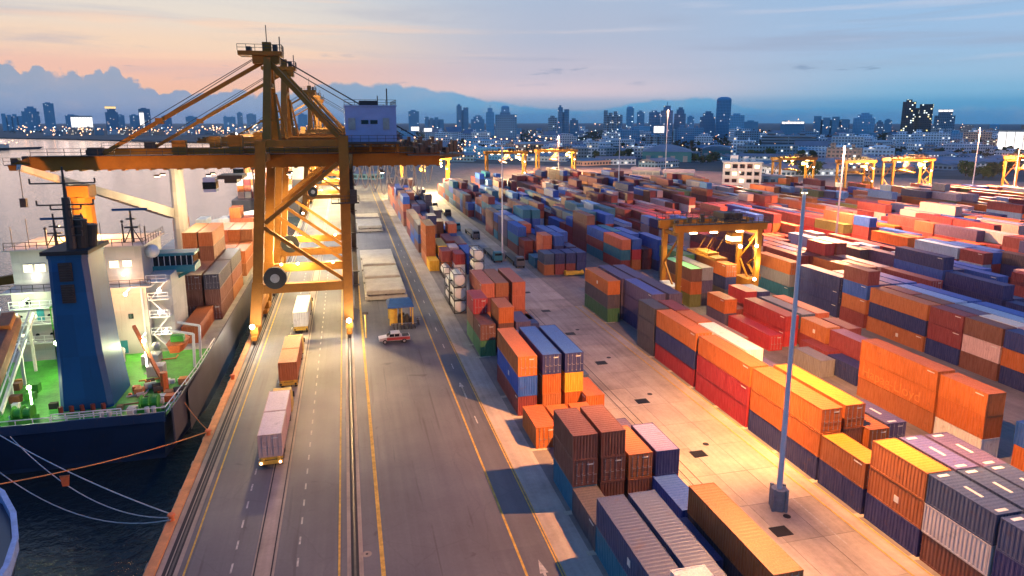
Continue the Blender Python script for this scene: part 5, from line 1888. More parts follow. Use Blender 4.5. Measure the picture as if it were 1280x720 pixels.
# second ship further along the quay, only its tall lit stacks show
ship2 = thing('container_ship', 'brightly lit container ship moored beyond the orange quay crane', 'ship')
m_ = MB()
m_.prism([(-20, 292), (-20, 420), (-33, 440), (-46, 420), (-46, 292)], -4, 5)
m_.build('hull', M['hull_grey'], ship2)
m_ = MB()
m_.box(-45, -22, 392, 404, 5, 30)
m_.box(-46, -21, 391.5, 404, 26, 29)
m_.build('accommodation_block', M['white'], ship2)
for j in range(8):
    for q in range(5 if j % 3 else 4):
        container(-44.6 + j * 2.75, 300, 5 + q * TP, L20, ('pk', 'or', 'wh', 'so', 'mr')[(j * 2 + q) % 5], '%s end-on container, %s tier, %s column on the far lit ship' % (PAL[('pk', 'or', 'wh', 'so', 'mr')[(j * 2 + q) % 5]][1], ordn(q + 1), ordn(j + 1)), 'containers on the far lit ship', 0, True)
m_ = MB()
for z0 in (0, 3, 6, 9, 12):
    for k in range(4):
        a = (1 if k in (1, 2) else -1)
        b_ = (1 if k > 1 else -1)
        m_.beam((-36 + a, 292 + b_, 5 + z0), (-36 + a, 292 + b_, 8 + z0), 0.3)
    m_.beam((-37, 291, 5 + z0), (-35, 291, 8 + z0), 0.2)
    m_.beam((-35, 291, 5 + z0), (-37, 291, 8 + z0), 0.2)
m_.box(-38.5, -33.5, 290, 294, 20, 20.5)
for x in (-38, -36.8, -35.4, -34):
    m_.box(x - 0.3, x + 0.3, 290.5, 291.2, 20.5, 21.6)
m_.build('lamp_tower', M['dark_steel'], ship2)
lamp('ship_flood', (-33, 288, 32), 260000, WHT, 0.6)
lamp('deck_fill', (-29.5, 141, 22), 6500, (1, 0.74, 0.34), 0.4)  # added to light the pale deck crane post; no fixture here
lamp('deck_fill', (-26, 170, 22), 15000, WHT, 0.4)  # light over the forward cargo, without a fixture
lamp('deck_fill', (-38.0, 111.0, 21.5), 17000, (1, 0.46, 0.12), 0.4)  # added to light the quay crane boom; no fixture here

# bow of the vessel moored astern, only its curved rim shows
bow = thing('moored_vessel', 'blue bow of another vessel with pale curved rim, cut by the picture edge', 'ship')
op = [(-24.6, 20), (-24.4, 44), (-24.8, 50), (-25.7, 53.6), (-27.4, 57.4), (-29.8, 61.2), (-33, 64.4), (-37.5, 66.2), (-42, 64.4), (-45, 60), (-47, 50), (-47, 20)]
m_ = MB()
n_ = len(op)
cen = (-36, 40)
low = [(cen[0] + (x - cen[0]) * 0.86, cen[1] + (y - cen[1]) * 0.9) for x, y in op]
m_.loft([[(x, y, -4) for x, y in low], [(x, y, 4.4) for x, y in op]], True)
m_.build('hull', M['navy'], bow)
m_ = MB()
m_.prism([(cen[0] + (x - cen[0]) * 0.97, cen[1] + (y - cen[1]) * 0.985) for x, y in op], 4.42, 4.5)
m_.build('deck', M['navy'], bow)
m_ = MB()
for a, c in zip(op, op[1:]):
    m_.beam((a[0], a[1], 4.9), (c[0], c[1], 4.9), 0.22, 1.0)
    m_.beam((a[0], a[1], 5.45), (c[0], c[1], 5.45), 0.4, 0.2)
m_.build('bulwark_rim', M['rim_blue'], bow)
m_ = MB()
for x, y in ((-29.5, 55), (-31, 52), (-30.5, 58), (-33, 58)):
    m_.tube((x, y, 4.5), (x, y, 5.3), 0.3, 10)
    m_.box(x - 0.7, x + 0.7, y + 0.7, y + 1.5, 4.5, 5.2)
m_.build('deck_gear', M['dark_steel'], bow)
m_ = MB()
m_.beam((-28.3, 52.3, 4.5), (-28.3, 52.3, 6.4), 0.2)
m_.ball((-28.3, 52.3, 6.6), 0.3, 8, 6)
m_.build('signal_post', M['boat_orange'], bow)


# ------------------------------------------------------------------ mooring lines and bollards
def rope(label, p, q, sag, mat, r=0.06, grp='mooring lines'):
    m_ = MB()
    p, q = Vector(p), Vector(q)
    pts = []
    for k in range(17):
        f = k / 16
        c = p.lerp(q, f)
        c.z -= sag * 4 * f * (1 - f)
        pts.append(c)
    m_.path(pts, r, 6)
    return tag(m_.build('mooring_line', M[mat]), label, 'rope', grp)


rope('taut pale mooring line from the stern rail to the lower quay bollard', (-37.6, 78.2, 3.6), (-17.2, 62.4, 0.75), 0.6, 'rope_w', 0.055)
rope('sagging grey mooring line hanging just below the taut pale one', (-36.5, 78.2, 3.2), (-17.2, 62.1, 0.6), 2.6, 'rope_w', 0.05)
rope('lowest sagging mooring line, dipping toward the water', (-40.5, 78.2, 2.6), (-17.2, 61.9, 0.5), 3.3, 'rope_w', 0.05)
rope('orange mooring line from the blue bow up to the upper quay bollard', (-31.2, 62.8, 5.4), (-17.2, 79.9, 0.75), 0.5, 'rope_o', 0.055)
rope('short dark mooring line from the ship corner to the upper bollard', (-20.6, 84, 3.4), (-17.2, 80.1, 0.75), 0.3, 'rope_o', 0.05)
m_ = MB()
m_.add([(-29.1, 70.2, 1.9), (-28.2, 70.2, 1.9), (-28.4, 70.3, 0.7), (-28.95, 70.2, 0.8)], [(0, 1, 2, 3), (3, 2, 1, 0)])
m_.beam((-29.1, 70.2, 1.9), (-28.2, 70.2, 1.9), 0.08)
tag(m_.build('rope_flag', M['flag']), 'small orange flag hung where the mooring lines cross', 'flag')
for k, y in enumerate((62.2, 80.0, 98.0, 45.0)):
    t = thing('bollard', ('orange bollard holding the sagging lines', 'orange bollard holding the taut orange line', 'orange bollard beside the ship rescue boat', 'orange bollard with no line, toward the blue bow')[k], 'bollard', (-17.2, y, 0.28), 0, 'quay bollards')
    m_ = MB()
    m_.tube((0, 0, 0), (0, 0, 0.5), 0.26, 12, r2=0.22)
    m_.build('post', M['boat_orange'], t)
    m_ = MB()
    m_.tube((0, 0, 0.5), (0, 0, 0.66), 0.38, 12, r2=0.3)
    m_.build('cap', M['boat_orange'], t)


# ------------------------------------------------------------------ vehicles on the quay
def wheel(mb, x, y, r=0.5, w=0.35):
    mb.tube((x - w / 2, y, r), (x + w / 2, y, r), r, 12)


def trailer_truck(label, x, y, boxes, cab=True, lights=True):
    """semi-trailer driving away along +Y; (x, y) = rear edge, left side"""
    t = thing('container_truck', label, 'truck', (x, y, 0), 0, 'container trucks on the quay lanes')
    Lt = 12.8
    m_ = MB()
    m_.box(0.25, 0.55, 0, Lt, 1.0, 1.32)
    m_.box(1.9, 2.2, 0, Lt, 1.0, 1.32)
    for k in range(6):
        m_.box(0.05, 2.4, 0.3 + k * 2.4, 0.6 + k * 2.4, 1.05, 1.33)
    m_.box(0.0, 2.44, -0.12, 0.06, 0.72, 1.1)
    m_.build('chassis', M['truck'], t)
    for yy in (1.2, 2.5, 3.8):
        for xx in (0.3, 2.14):
            m_ = MB()
            wheel(m_, xx, yy)
            m_.build('wheel', M['black'], t)
    for xx in (0.25, 2.19):
        m_ = MB()
        m_.ball((xx, -0.18, 0.92), 0.15, 8, 6)
        m_.build('tail_lamp', M['red_lamp'] if lights else M['black'], t)
    if cab:
        m_ = MB()
        m_.loft([[(0.0, Lt + 0.5, 0.7), (2.44, Lt + 0.5, 0.7), (2.44, Lt + 3.1, 0.7), (0, Lt + 3.1, 0.7)], [(0.0, Lt + 0.5, 2.0), (2.44, Lt + 0.5, 2.0), (2.44, Lt + 3.1, 2.0), (0, Lt + 3.1, 2.0)], [(0.15, Lt + 0.6, 3.1), (2.29, Lt + 0.6, 3.1), (2.29, Lt + 2.7, 3.1), (0.15, Lt + 2.7, 3.1)]], True)
        c_ = m_.build('cab', M['truck'], t)
        m_ = MB()
        m_.box(0.3, 2.14, Lt + 0.5, Lt + 0.6, 2.1, 2.8)
        m_.build('rear_window', M['glass'], c_)
        m_ = MB()
        m_.box(0.2, 2.24, Lt + 0.1, Lt + 0.22, 0.9, 2.5)
        m_.tube((0.45, Lt + 0.32, 0.9), (0.45, Lt + 0.32, 3.3), 0.09, 8)
        m_.build('headboard', M['dark_steel'], t)
        for xx in (-0.22, 2.46):
            m_ = MB()
            m_.box(xx, xx + 0.2, Lt + 2.4, Lt + 2.5, 1.9, 2.6)
            m_.build('mirror', M['black'], c_)
        for yy in (Lt - 0.6, Lt + 2.2):
            for xx in (0.3, 2.14):
                m_ = MB()
                wheel(m_, xx, yy)
                m_.build('wheel', M['black'], t)
    return t


trailer_truck('yellow trailer truck with tail lamps on, carrying two pale pink containers', -10.45, 70.2, None)
for k, (yy, nm) in enumerate(((70.5, 'rear'), (76.7, 'front'))):
    container(-10.45, yy, 1.33, L20, 'pk', 'pale pink container, %s one of the pair on the quay truck with tail lamps' % nm, 'containers on quay trucks', 1, doors=(k == 0), roof=(0.74, 0.6, 0.6), name='shipping_container')
trailer_truck('trailer truck carrying two orange-brown containers, ahead of the pink pair', -10.35, 92.6, None, lights=False)
for k, (yy, nm) in enumerate(((92.8, 'rear'), (99.0, 'front'))):
    container(-10.35, yy, 1.33, L20, 'ob', 'orange-brown container, %s one of the pair on the middle quay truck' % nm, 'containers on quay trucks', 1, doors=False)
trailer_truck('trailer truck with a long white container under the orange crane', -10.2, 118.2, None, lights=False)
container(-10.2, 118.4, 1.33, L40, 'wh', 'long white topped container on the truck under the orange crane', 'containers on quay trucks', 1, doors=False)

# pickup
t = thing('pickup_truck', 'silver and red pickup parked crosswise on the quay road', 'pickup', (4.0, 109.2, 0), 0)
m_ = MB()
body = [(0, 0.55), (0.05, 0.95), (1.25, 1.12), (2.0, 1.75), (3.45, 1.78), (3.7, 1.15), (5.1, 1.15), (5.15, 0.5)]
m_.add([(x, 0, z) for x, z in body] + [(x, 1.8, z) for x, z in body], [tuple(range(8)), tuple(range(15, 7, -1))] + [(i, 8 + i, 8 + (i + 1) % 8, (i + 1) % 8) for i in range(8)])
bd = m_.build('body', M['car'], t)
for x0, x1 in ((1.75, 2.5), (2.6, 3.35)):
    m_ = MB()
    m_.box(x0, x1, -0.02, 1.82, 1.2, 1.66)
    m_.build('window', M['glass'], bd)
m_ = MB()
m_.add([(1.3, 0.12, 1.17), (1.3, 1.68, 1.17), (1.96, 1.6, 1.74), (1.96, 0.2, 1.74)], [(0, 1, 2, 3)])
m_.build('windscreen', M['glass'], bd)
for y in (-0.02, 1.79):
    m_ = MB()
    m_.box(1.3, 5.1, y, y + 0.03, 0.6, 1.08)
    m_.build('side_panel', M['car_red'], bd)
m_ = MB()
m_.box(3.85, 5.0, 0.15, 1.65, 1.1, 1.18)
m_.build('load_bed', M['black'], t)
for x in (0.95, 4.15):
    for y in (0.05, 1.75):
        m_ = MB()
        m_.tube((x, y - 0.12, 0.38), (x, y + 0.12, 0.38), 0.38, 14)
        w_ = m_.build('wheel', M['black'], t)
        m_ = MB()
        m_.tube((x, y - 0.13, 0.38), (x, y + 0.13, 0.38), 0.2, 10)
        m_.build('rim', M['grey_steel'], w_)
for y in (0.25, 1.55):
    m_ = MB()
    m_.box(-0.03, 0.06, y - 0.16, y + 0.16, 0.78, 0.92)
    m_.build('headlight', M['white'], t)

# shelter with a blue roof, motorbikes parked round it
t = thing('blue_roof_shelter', 'yellow framed shelter under a blue hipped roof, between pickup and hatch covers', 'shelter', (6.4, 119.6, 0), 0)
m_ = MB()
m_.loft([[(-0.3, -0.4, 3.3), (4.5, -0.4, 3.3), (4.5, 5.2, 3.3), (-0.3, 5.2, 3.3)], [(-0.25, -0.35, 3.5), (4.45, -0.35, 3.5), (4.45, 5.15, 3.5), (-0.25, 5.15, 3.5)], [(0.3, 2.0, 4.5), (3.9, 2.0, 4.5), (3.9, 2.6, 4.5), (0.3, 2.6, 4.5)]], True)
m_.build('roof', M['blue_roof'], t)
for x in (0, 2.1, 4.1):
    for y in (0, 4.6):
        m_ = MB()
        m_.box(x, x + 0.22, y, y + 0.22, 0, 3.3)
        m_.build('post', M['truck'], t)
m_ = MB()
m_.box(0.22, 1.5, 1.2, 4.5, 0, 2.7)
m_.build('booth', M['truck'], t)
for k in range(7):
    m_ = MB()
    x, y = 1.8 + (k % 4) * 0.62, 1.4 + (k // 4) * 1.3
    m_.box(x, x + 0.5, y, y + 0.7, 0, 0.9 + 0.3 * (k % 3))
    m_.build('crate', M['dark_steel'] if k % 2 else M['bark'], t)
m_ = MB()
m_.box(2.0, 4.0, 2.4, 3.0, 0, 0.75)
m_.build('bench', M['bark'], t)
proto = None
for k in range(9):
    x, y = (7.0 + k * 0.62, 117.4) if k < 7 else (11.6, 119.4 + (k - 7) * 1.2)
    if proto is None:
        mb_ = thing('motorbike', '', 'motorbike', (x, y, 0), 0, 'motorbikes parked by the blue shelter')
        m_ = MB()
        m_.tube((-0.06, -0.62, 0.3), (0.06, -0.62, 0.3), 0.3, 10)
        m_.build('wheel', M['black'], mb_)
        m_ = MB()
        m_.tube((-0.06, 0.62, 0.3), (0.06, 0.62, 0.3), 0.3, 10)
        m_.build('wheel', M['black'], mb_)
        m_ = MB()
        m_.beam((0, -0.6, 0.35), (0, 0.1, 0.7), 0.16, 0.2)
        m_.beam((0, 0.1, 0.7), (0, 0.7, 0.78), 0.24, 0.14)
        m_.beam((0, -0.6, 0.35), (0, -0.4, 1.02), 0.1)
        m_.build('frame', M['dark_steel'], mb_)
        m_ = MB()
        m_.beam((-0.34, -0.4, 1.02), (0.34, -0.4, 1.02), 0.06)
        m_.build('handlebar', M['grey_steel'], mb_)
        proto = mb_
        o = mb_
    else:
        o = copy_tree(proto)
        o.location = (x, y, 0)
    o['label'] = 'small motorbike, %s from the crane side, parked before the blue roofed shelter' % ordn(k + 1) if k < 7 else 'small motorbike parked beside the blue roofed shelter, %s from its corner' % ordn(k - 6)

# hatch covers laid out on the quay
for k, (y, n) in enumerate(((137.5, 2), (151.0, 2), (164.5, 2), (179, 1), (228, 2), (243, 1), (257, 1))):
    for q in range(n):
        t = thing('hatch_cover', '%s hatch cover, %s pile of the quay row past the shelter' % ('upper pale steel' if q == n - 1 and n > 1 else 'lower pale steel' if n > 1 else 'single pale steel', ordn(k + 1)), 'hatch cover', (2.6, y, q * 1.15), 0, 'ship hatch covers laid on the quay')
        m_ = MB()
        m_.box(0 + 0.3 * q, 8.6 - 0.4 * q, 0, 11.4, 0.25, 1.05)
        m_.box(0.4 + 0.3 * q, 8.2 - 0.4 * q, 0.35, 11.05, 1.05, 1.12)
        m_.build('panel', M['hatch'], t)
        m_ = MB()
        for x in (0.5, 4.0, 7.6):
            for yy in (0.4, 5.4, 10.4):
                m_.box(x, x + 0.5, yy, yy + 0.6, 0.0, 0.25)
        m_.build('skid', M['dark_steel'], t)
        for x in (0.2, 2.2, 4.2, 6.2, 7.9):
            m_ = MB()
            m_.box(x + 0.1, x + 0.28, -0.06, 0.01, 0.3, 1.0)
            m_.build('edge_stiffener', M['hatch'], t)
# stop post by the landside rail
t = thing('kerb_post', 'thin yellow post by the landside crane rail', 'post', (2.0, 113.5, 0))
m_ = MB()
m_.tube((0, 0, 0), (0, 0, 4.2), 0.12, 8)
m_.build('pole', M['yellow_line'], t)
m_ = MB()
m_.box(-0.5, 0.5, -0.2, 0.2, 4.2, 4.6)
m_.build('lamp_head', M['dark_steel'], t)

# tank containers
def tank(label, x, y, z):
    t = thing('tank_container', label, 'tank container', (x, y, z), 0, 'white tank containers')
    m_ = MB()
    L = L20
    for xx in (0, CW - 0.12):
        for yy in (0, L - 0.12):
            m_.box(xx, xx + 0.12, yy, yy + 0.12, 0, CH)
        for zz in (0.0, CH - 0.12):
            m_.box(xx, xx + 0.12, 0.12, L - 0.12, zz, zz + 0.12)
    for yy in (0, L - 0.12):
        for zz in (0.0, CH - 0.12):
            m_.box(0.12, CW - 0.12, yy, yy + 0.12, zz, zz + 0.12)
    m_.build('frame', M['dark_steel'], t)
    m_ = MB()
    rg_ = []
    for yy, r_ in ((0.12, 0.5), (0.2, 0.95), (0.45, 1.12), (L - 0.45, 1.12), (L - 0.2, 0.95), (L - 0.12, 0.5)):
        rg_.append([(CW / 2 + r_ * math.cos(2 * math.pi * i / 20), yy, CH / 2 + r_ * math.sin(2 * math.pi * i / 20)) for i in range(20)])
    m_.loft(rg_, True)
    m_.build('tank', M['tankw'], t)
    m_ = MB()
    m_.box(CW / 2 - 0.3, CW / 2 + 0.3, 0.6, L - 0.6, CH - 0.1, CH - 0.04)
    m_.build('walk_plank', M['grey_steel'], t)


for k, (x, y, n) in enumerate(((19.0, 124.3, 3), (21.2, 155.0, 1), (27.2, 147.5, 3), (19.0, 131.2, 2))):
    for q in range(n):
        tank('white tank container, %s of %s' % (('bottom', 'second', 'topmost')[q], ('the stack of three beside the asphalt road', 'its place alone below the maroon container', 'the stack of three by the lane crossing', 'the stack of two behind the roadside tanks')[k]), x, y, q * TP)
# low yellow spreader frame before the four navy ends
t = thing('spare_spreader', 'low yellow spreader frame lying before the four navy container ends', 'spreader', (50.0, 149.6, 0))
m_ = MB()
m_.box(0, 4.6, 0, 0.5, 0.3, 1.0)
m_.box(0, 4.6, 1.2, 1.7, 0.3, 1.0)
m_.build('beam', M['truck'], t)
m_ = MB()
for x in (0, 4.2):
    m_.box(x, x + 0.4, 0.5, 1.2, 0.2, 1.3)
m_.build('end_tie', M['truck'], t)


def yard_truck(label, x, y, mat, load=None):
    t = thing('yard_tractor', label, 'truck', (x, y, 0), 0, 'yard tractors on the concrete lane')
    m_ = MB()
    m_.box(0.2, 2.2, 0, 12.4, 0.9, 1.25)
    m_.box(0, 2.4, 0, 0.3, 0.8, 1.3)
    m_.build('trailer', M['dark_steel'], t)
    m_ = MB()
    m_.loft([[(0.1, -2.9, 0.6), (2.3, -2.9, 0.6), (2.3, -0.6, 0.6), (0.1, -0.6, 0.6)], [(0.1, -2.9, 1.8), (2.3, -2.9, 1.8), (2.3, -0.6, 1.8), (0.1, -0.6, 1.8)], [(0.25, -2.5, 2.8), (2.15, -2.5, 2.8), (2.15, -0.8, 2.8), (0.25, -0.8, 2.8)]], True)
    c_ = m_.build('cab', mat, t)
    m_ = MB()
    m_.box(0.3, 2.1, -2.86, -2.7, 1.7, 2.5)
    m_.build('windscreen', M['glass'], c_)
    for yy in (-2.2, 0.6, 10.2, 11.4):
        for xx in (0.25, 2.15):
            m_ = MB()
            wheel(m_, xx, yy, 0.5, 0.32)
            m_.build('wheel', M['black'], t)
    return t


yard_truck('white cab yard tractor by the slim unlit mast at the crossing', 40.6, 164.0, M['truck_w'])
yard_truck('dark teal yard tractor behind the slim unlit mast', 36.6, 172.0, M['teal'])
yard_truck('dark yard tractor second along the concrete lane past the mast', 37.6, 208.0, M['truck_w'])
yard_truck('dark yard tractor third along the concrete lane past the mast', 34.5, 226.0, M['teal'])
yard_truck('empty yard trailer fourth along the concrete lane', 36.8, 262.0, M['dark_steel'])
yard_truck('empty yard trailer at the far end of the concrete lane', 34.6, 285.0, M['dark_steel'])
# ------------------------------------------------------------------ city beyond the yard
def at(px, py, D):
    """world point seen at (px, py) at depth D along the lens axis"""
    q = EYE + (Fv + Rv * ((px - 640) / 840) - Uv * ((py - 318) / 840)) * D
    return q


TW_G = 'towers on the city skyline'


def tower(label, x0, x1, ytop, D, mat, style='flat', name='tower_block', cat='tower', depth=0.8, group=TW_G, rot=None):
    p = at((x0 + x1) / 2, ytop, D)
    w = (x1 - x0) / 840 * D * 0.93
    dp = w * depth
    h = p[2]
    rz = -math.atan2(p[0], p[1]) if rot is None else rot
    m_ = MB()
    if style == 'flat':
        m_.box(-w / 2, w / 2, 0, dp, 0, h)
        m_.box(-w * 0.28, w * 0.2, dp * 0.2, dp * 0.8, h, h + 3.5)
    elif style == 'step':
        m_.box(-w / 2, w / 2, 0, dp, 0, h * 0.8)
        m_.box(-w * 0.32, w * 0.36, dp * 0.1, dp * 0.9, h * 0.8, h * 0.93)
        m_.box(-w * 0.16, w * 0.22, dp * 0.2, dp * 0.8, h * 0.93, h)
    elif style == 'round':
        m_.box(-w / 2, w / 2, 0, dp, 0, h * 0.93)
        m_.loft([[(-w / 2, 0, h * 0.93), (w / 2, 0, h * 0.93), (w / 2, dp, h * 0.93), (-w / 2, dp, h * 0.93)], [(-w * 0.42, dp * 0.1, h * 0.975), (w * 0.42, dp * 0.1, h * 0.975), (w * 0.42, dp * 0.9, h * 0.975), (-w * 0.42, dp * 0.9, h * 0.975)],
                 [(-w * 0.2, dp * 0.25, h), (w * 0.2, dp * 0.25, h), (w * 0.2, dp * 0.75, h), (-w * 0.2, dp * 0.75, h)]], True)
    elif style == 'twin':
        m_.box(-w / 2, -w * 0.06, 0, dp, 0, h)
        m_.box(w * 0.06, w / 2, dp * 0.1, dp, 0, h * 0.94)
        m_.box(-w * 0.06, w * 0.06, dp * 0.3, dp * 0.8, 0, h * 0.85)
        m_.box(-w * 0.4, -w * 0.2, dp * 0.3, dp * 0.7, h, h + 4)
    elif style == 'comb':
        for k in range(4):
            m_.box(-w / 2 + k * w / 4, -w / 2 + (k + 0.8) * w / 4, 0, dp, 0, h * (1, 0.93, 0.97, 0.86)[k])
        m_.box(-w / 2 + 1, w / 2 - 1, dp * 0.4, dp * 0.9, 0, h * 0.84)
    elif style == 'slab':
        m_.box(-w / 2, w / 2, 0, dp, 0, h)
        m_.box(-w * 0.4, -w * 0.25, dp * 0.2, dp * 0.7, h, h + 4)
        m_.box(w * 0.2, w * 0.3, dp * 0.2, dp * 0.7, h, h + 3)
    elif style == 'spire':
        m_.box(-w / 2, w / 2, 0, dp, 0, h * 0.86)
        m_.box(-w * 0.3, w * 0.3, dp * 0.2, dp * 0.8, h * 0.86, h)
        m_.tube((0, dp / 2, h), (0, dp / 2, h + h * 0.12), w * 0.03, 5)
    o_ = m_.build(name, M[mat], None, (p[0], p[1], -0.06), rz)
    tag(o_, label, cat, group)
    return o_, w, dp, h


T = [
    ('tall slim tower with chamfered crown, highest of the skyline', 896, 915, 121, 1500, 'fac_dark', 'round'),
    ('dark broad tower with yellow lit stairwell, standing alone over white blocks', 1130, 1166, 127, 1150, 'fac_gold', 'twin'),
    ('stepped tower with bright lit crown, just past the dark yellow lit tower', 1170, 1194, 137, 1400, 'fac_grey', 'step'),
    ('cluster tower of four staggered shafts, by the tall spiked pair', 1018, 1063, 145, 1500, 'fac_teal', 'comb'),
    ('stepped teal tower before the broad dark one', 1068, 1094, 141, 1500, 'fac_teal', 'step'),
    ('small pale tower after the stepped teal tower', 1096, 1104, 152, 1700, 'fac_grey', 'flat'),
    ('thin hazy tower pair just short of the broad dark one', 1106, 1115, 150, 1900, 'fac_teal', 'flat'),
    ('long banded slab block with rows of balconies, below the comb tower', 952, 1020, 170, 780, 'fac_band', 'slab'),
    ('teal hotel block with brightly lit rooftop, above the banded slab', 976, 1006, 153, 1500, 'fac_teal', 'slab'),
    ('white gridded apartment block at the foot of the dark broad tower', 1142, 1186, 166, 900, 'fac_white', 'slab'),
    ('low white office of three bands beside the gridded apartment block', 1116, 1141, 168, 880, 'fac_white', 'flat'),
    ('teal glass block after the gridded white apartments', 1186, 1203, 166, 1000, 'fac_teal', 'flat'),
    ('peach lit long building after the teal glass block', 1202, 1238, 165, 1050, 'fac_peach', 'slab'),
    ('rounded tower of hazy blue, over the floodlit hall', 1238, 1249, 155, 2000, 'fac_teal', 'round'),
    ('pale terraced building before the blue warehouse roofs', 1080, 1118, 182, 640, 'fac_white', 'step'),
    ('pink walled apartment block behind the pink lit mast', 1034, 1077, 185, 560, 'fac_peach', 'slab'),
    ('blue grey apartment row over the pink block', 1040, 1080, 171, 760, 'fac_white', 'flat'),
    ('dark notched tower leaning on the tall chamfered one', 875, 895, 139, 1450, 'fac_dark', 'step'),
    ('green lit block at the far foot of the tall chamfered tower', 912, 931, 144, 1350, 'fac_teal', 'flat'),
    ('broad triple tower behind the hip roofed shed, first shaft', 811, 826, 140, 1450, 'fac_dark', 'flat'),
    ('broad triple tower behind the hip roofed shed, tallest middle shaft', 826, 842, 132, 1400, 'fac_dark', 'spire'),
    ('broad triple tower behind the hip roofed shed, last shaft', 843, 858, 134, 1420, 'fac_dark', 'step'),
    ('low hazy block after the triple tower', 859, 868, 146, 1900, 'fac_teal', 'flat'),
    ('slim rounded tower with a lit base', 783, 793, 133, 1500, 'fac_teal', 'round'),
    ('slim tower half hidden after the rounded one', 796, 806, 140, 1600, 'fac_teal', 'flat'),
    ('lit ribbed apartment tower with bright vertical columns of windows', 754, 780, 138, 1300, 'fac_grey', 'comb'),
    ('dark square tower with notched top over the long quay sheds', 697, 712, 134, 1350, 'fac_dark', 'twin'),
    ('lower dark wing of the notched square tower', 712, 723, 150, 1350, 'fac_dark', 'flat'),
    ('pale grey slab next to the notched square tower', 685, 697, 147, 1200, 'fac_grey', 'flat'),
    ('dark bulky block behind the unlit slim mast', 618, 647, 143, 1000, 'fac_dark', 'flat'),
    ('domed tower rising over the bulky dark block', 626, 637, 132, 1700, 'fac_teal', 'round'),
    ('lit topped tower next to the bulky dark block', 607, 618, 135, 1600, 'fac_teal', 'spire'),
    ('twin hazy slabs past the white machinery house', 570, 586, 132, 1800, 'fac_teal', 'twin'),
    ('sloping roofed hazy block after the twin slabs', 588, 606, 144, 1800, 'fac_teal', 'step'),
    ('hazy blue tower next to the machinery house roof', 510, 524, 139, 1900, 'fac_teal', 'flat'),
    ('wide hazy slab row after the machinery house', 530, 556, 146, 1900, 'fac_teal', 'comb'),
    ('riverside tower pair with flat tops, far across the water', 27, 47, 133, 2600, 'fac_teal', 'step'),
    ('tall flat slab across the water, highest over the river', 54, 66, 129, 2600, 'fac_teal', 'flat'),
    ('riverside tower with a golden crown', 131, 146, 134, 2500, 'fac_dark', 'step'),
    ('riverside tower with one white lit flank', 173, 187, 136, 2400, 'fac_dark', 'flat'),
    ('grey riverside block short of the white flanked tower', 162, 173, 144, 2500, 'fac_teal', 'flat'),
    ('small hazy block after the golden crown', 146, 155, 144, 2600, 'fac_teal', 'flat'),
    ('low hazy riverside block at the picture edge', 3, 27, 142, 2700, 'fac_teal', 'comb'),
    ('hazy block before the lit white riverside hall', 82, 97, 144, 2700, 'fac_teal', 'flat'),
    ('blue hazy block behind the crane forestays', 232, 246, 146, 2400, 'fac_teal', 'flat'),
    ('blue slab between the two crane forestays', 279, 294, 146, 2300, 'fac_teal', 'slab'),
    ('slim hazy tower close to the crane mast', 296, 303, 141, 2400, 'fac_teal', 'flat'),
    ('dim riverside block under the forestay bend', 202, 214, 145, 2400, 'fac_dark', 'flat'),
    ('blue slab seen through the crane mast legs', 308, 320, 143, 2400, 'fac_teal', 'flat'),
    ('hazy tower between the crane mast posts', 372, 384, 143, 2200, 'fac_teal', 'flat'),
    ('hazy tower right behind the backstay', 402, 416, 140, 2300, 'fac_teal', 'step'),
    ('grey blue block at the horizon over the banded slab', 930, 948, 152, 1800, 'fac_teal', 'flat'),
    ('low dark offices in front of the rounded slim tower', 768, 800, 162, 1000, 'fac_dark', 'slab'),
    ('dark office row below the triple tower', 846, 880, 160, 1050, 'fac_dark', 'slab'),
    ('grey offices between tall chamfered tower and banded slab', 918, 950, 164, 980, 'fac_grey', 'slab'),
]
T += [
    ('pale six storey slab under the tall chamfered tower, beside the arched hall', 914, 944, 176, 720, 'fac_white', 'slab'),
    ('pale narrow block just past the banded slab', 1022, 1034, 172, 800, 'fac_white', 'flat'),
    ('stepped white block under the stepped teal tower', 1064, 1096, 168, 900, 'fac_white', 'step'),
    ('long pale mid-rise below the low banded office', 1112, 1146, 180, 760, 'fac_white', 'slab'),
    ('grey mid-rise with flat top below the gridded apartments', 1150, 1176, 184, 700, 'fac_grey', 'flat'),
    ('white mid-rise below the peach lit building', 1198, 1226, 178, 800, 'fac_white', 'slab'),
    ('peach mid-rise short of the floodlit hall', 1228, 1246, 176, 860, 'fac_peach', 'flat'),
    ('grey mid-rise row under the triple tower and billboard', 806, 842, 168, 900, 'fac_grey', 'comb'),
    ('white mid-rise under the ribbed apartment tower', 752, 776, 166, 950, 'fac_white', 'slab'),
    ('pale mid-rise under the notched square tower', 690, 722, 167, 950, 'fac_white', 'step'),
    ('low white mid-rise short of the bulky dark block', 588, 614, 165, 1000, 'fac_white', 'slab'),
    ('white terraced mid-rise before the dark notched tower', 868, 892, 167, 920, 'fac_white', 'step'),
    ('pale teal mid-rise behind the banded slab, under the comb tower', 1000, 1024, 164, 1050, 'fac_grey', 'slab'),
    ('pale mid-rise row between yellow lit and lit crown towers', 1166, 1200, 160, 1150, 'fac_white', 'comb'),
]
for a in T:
    tower(*a)


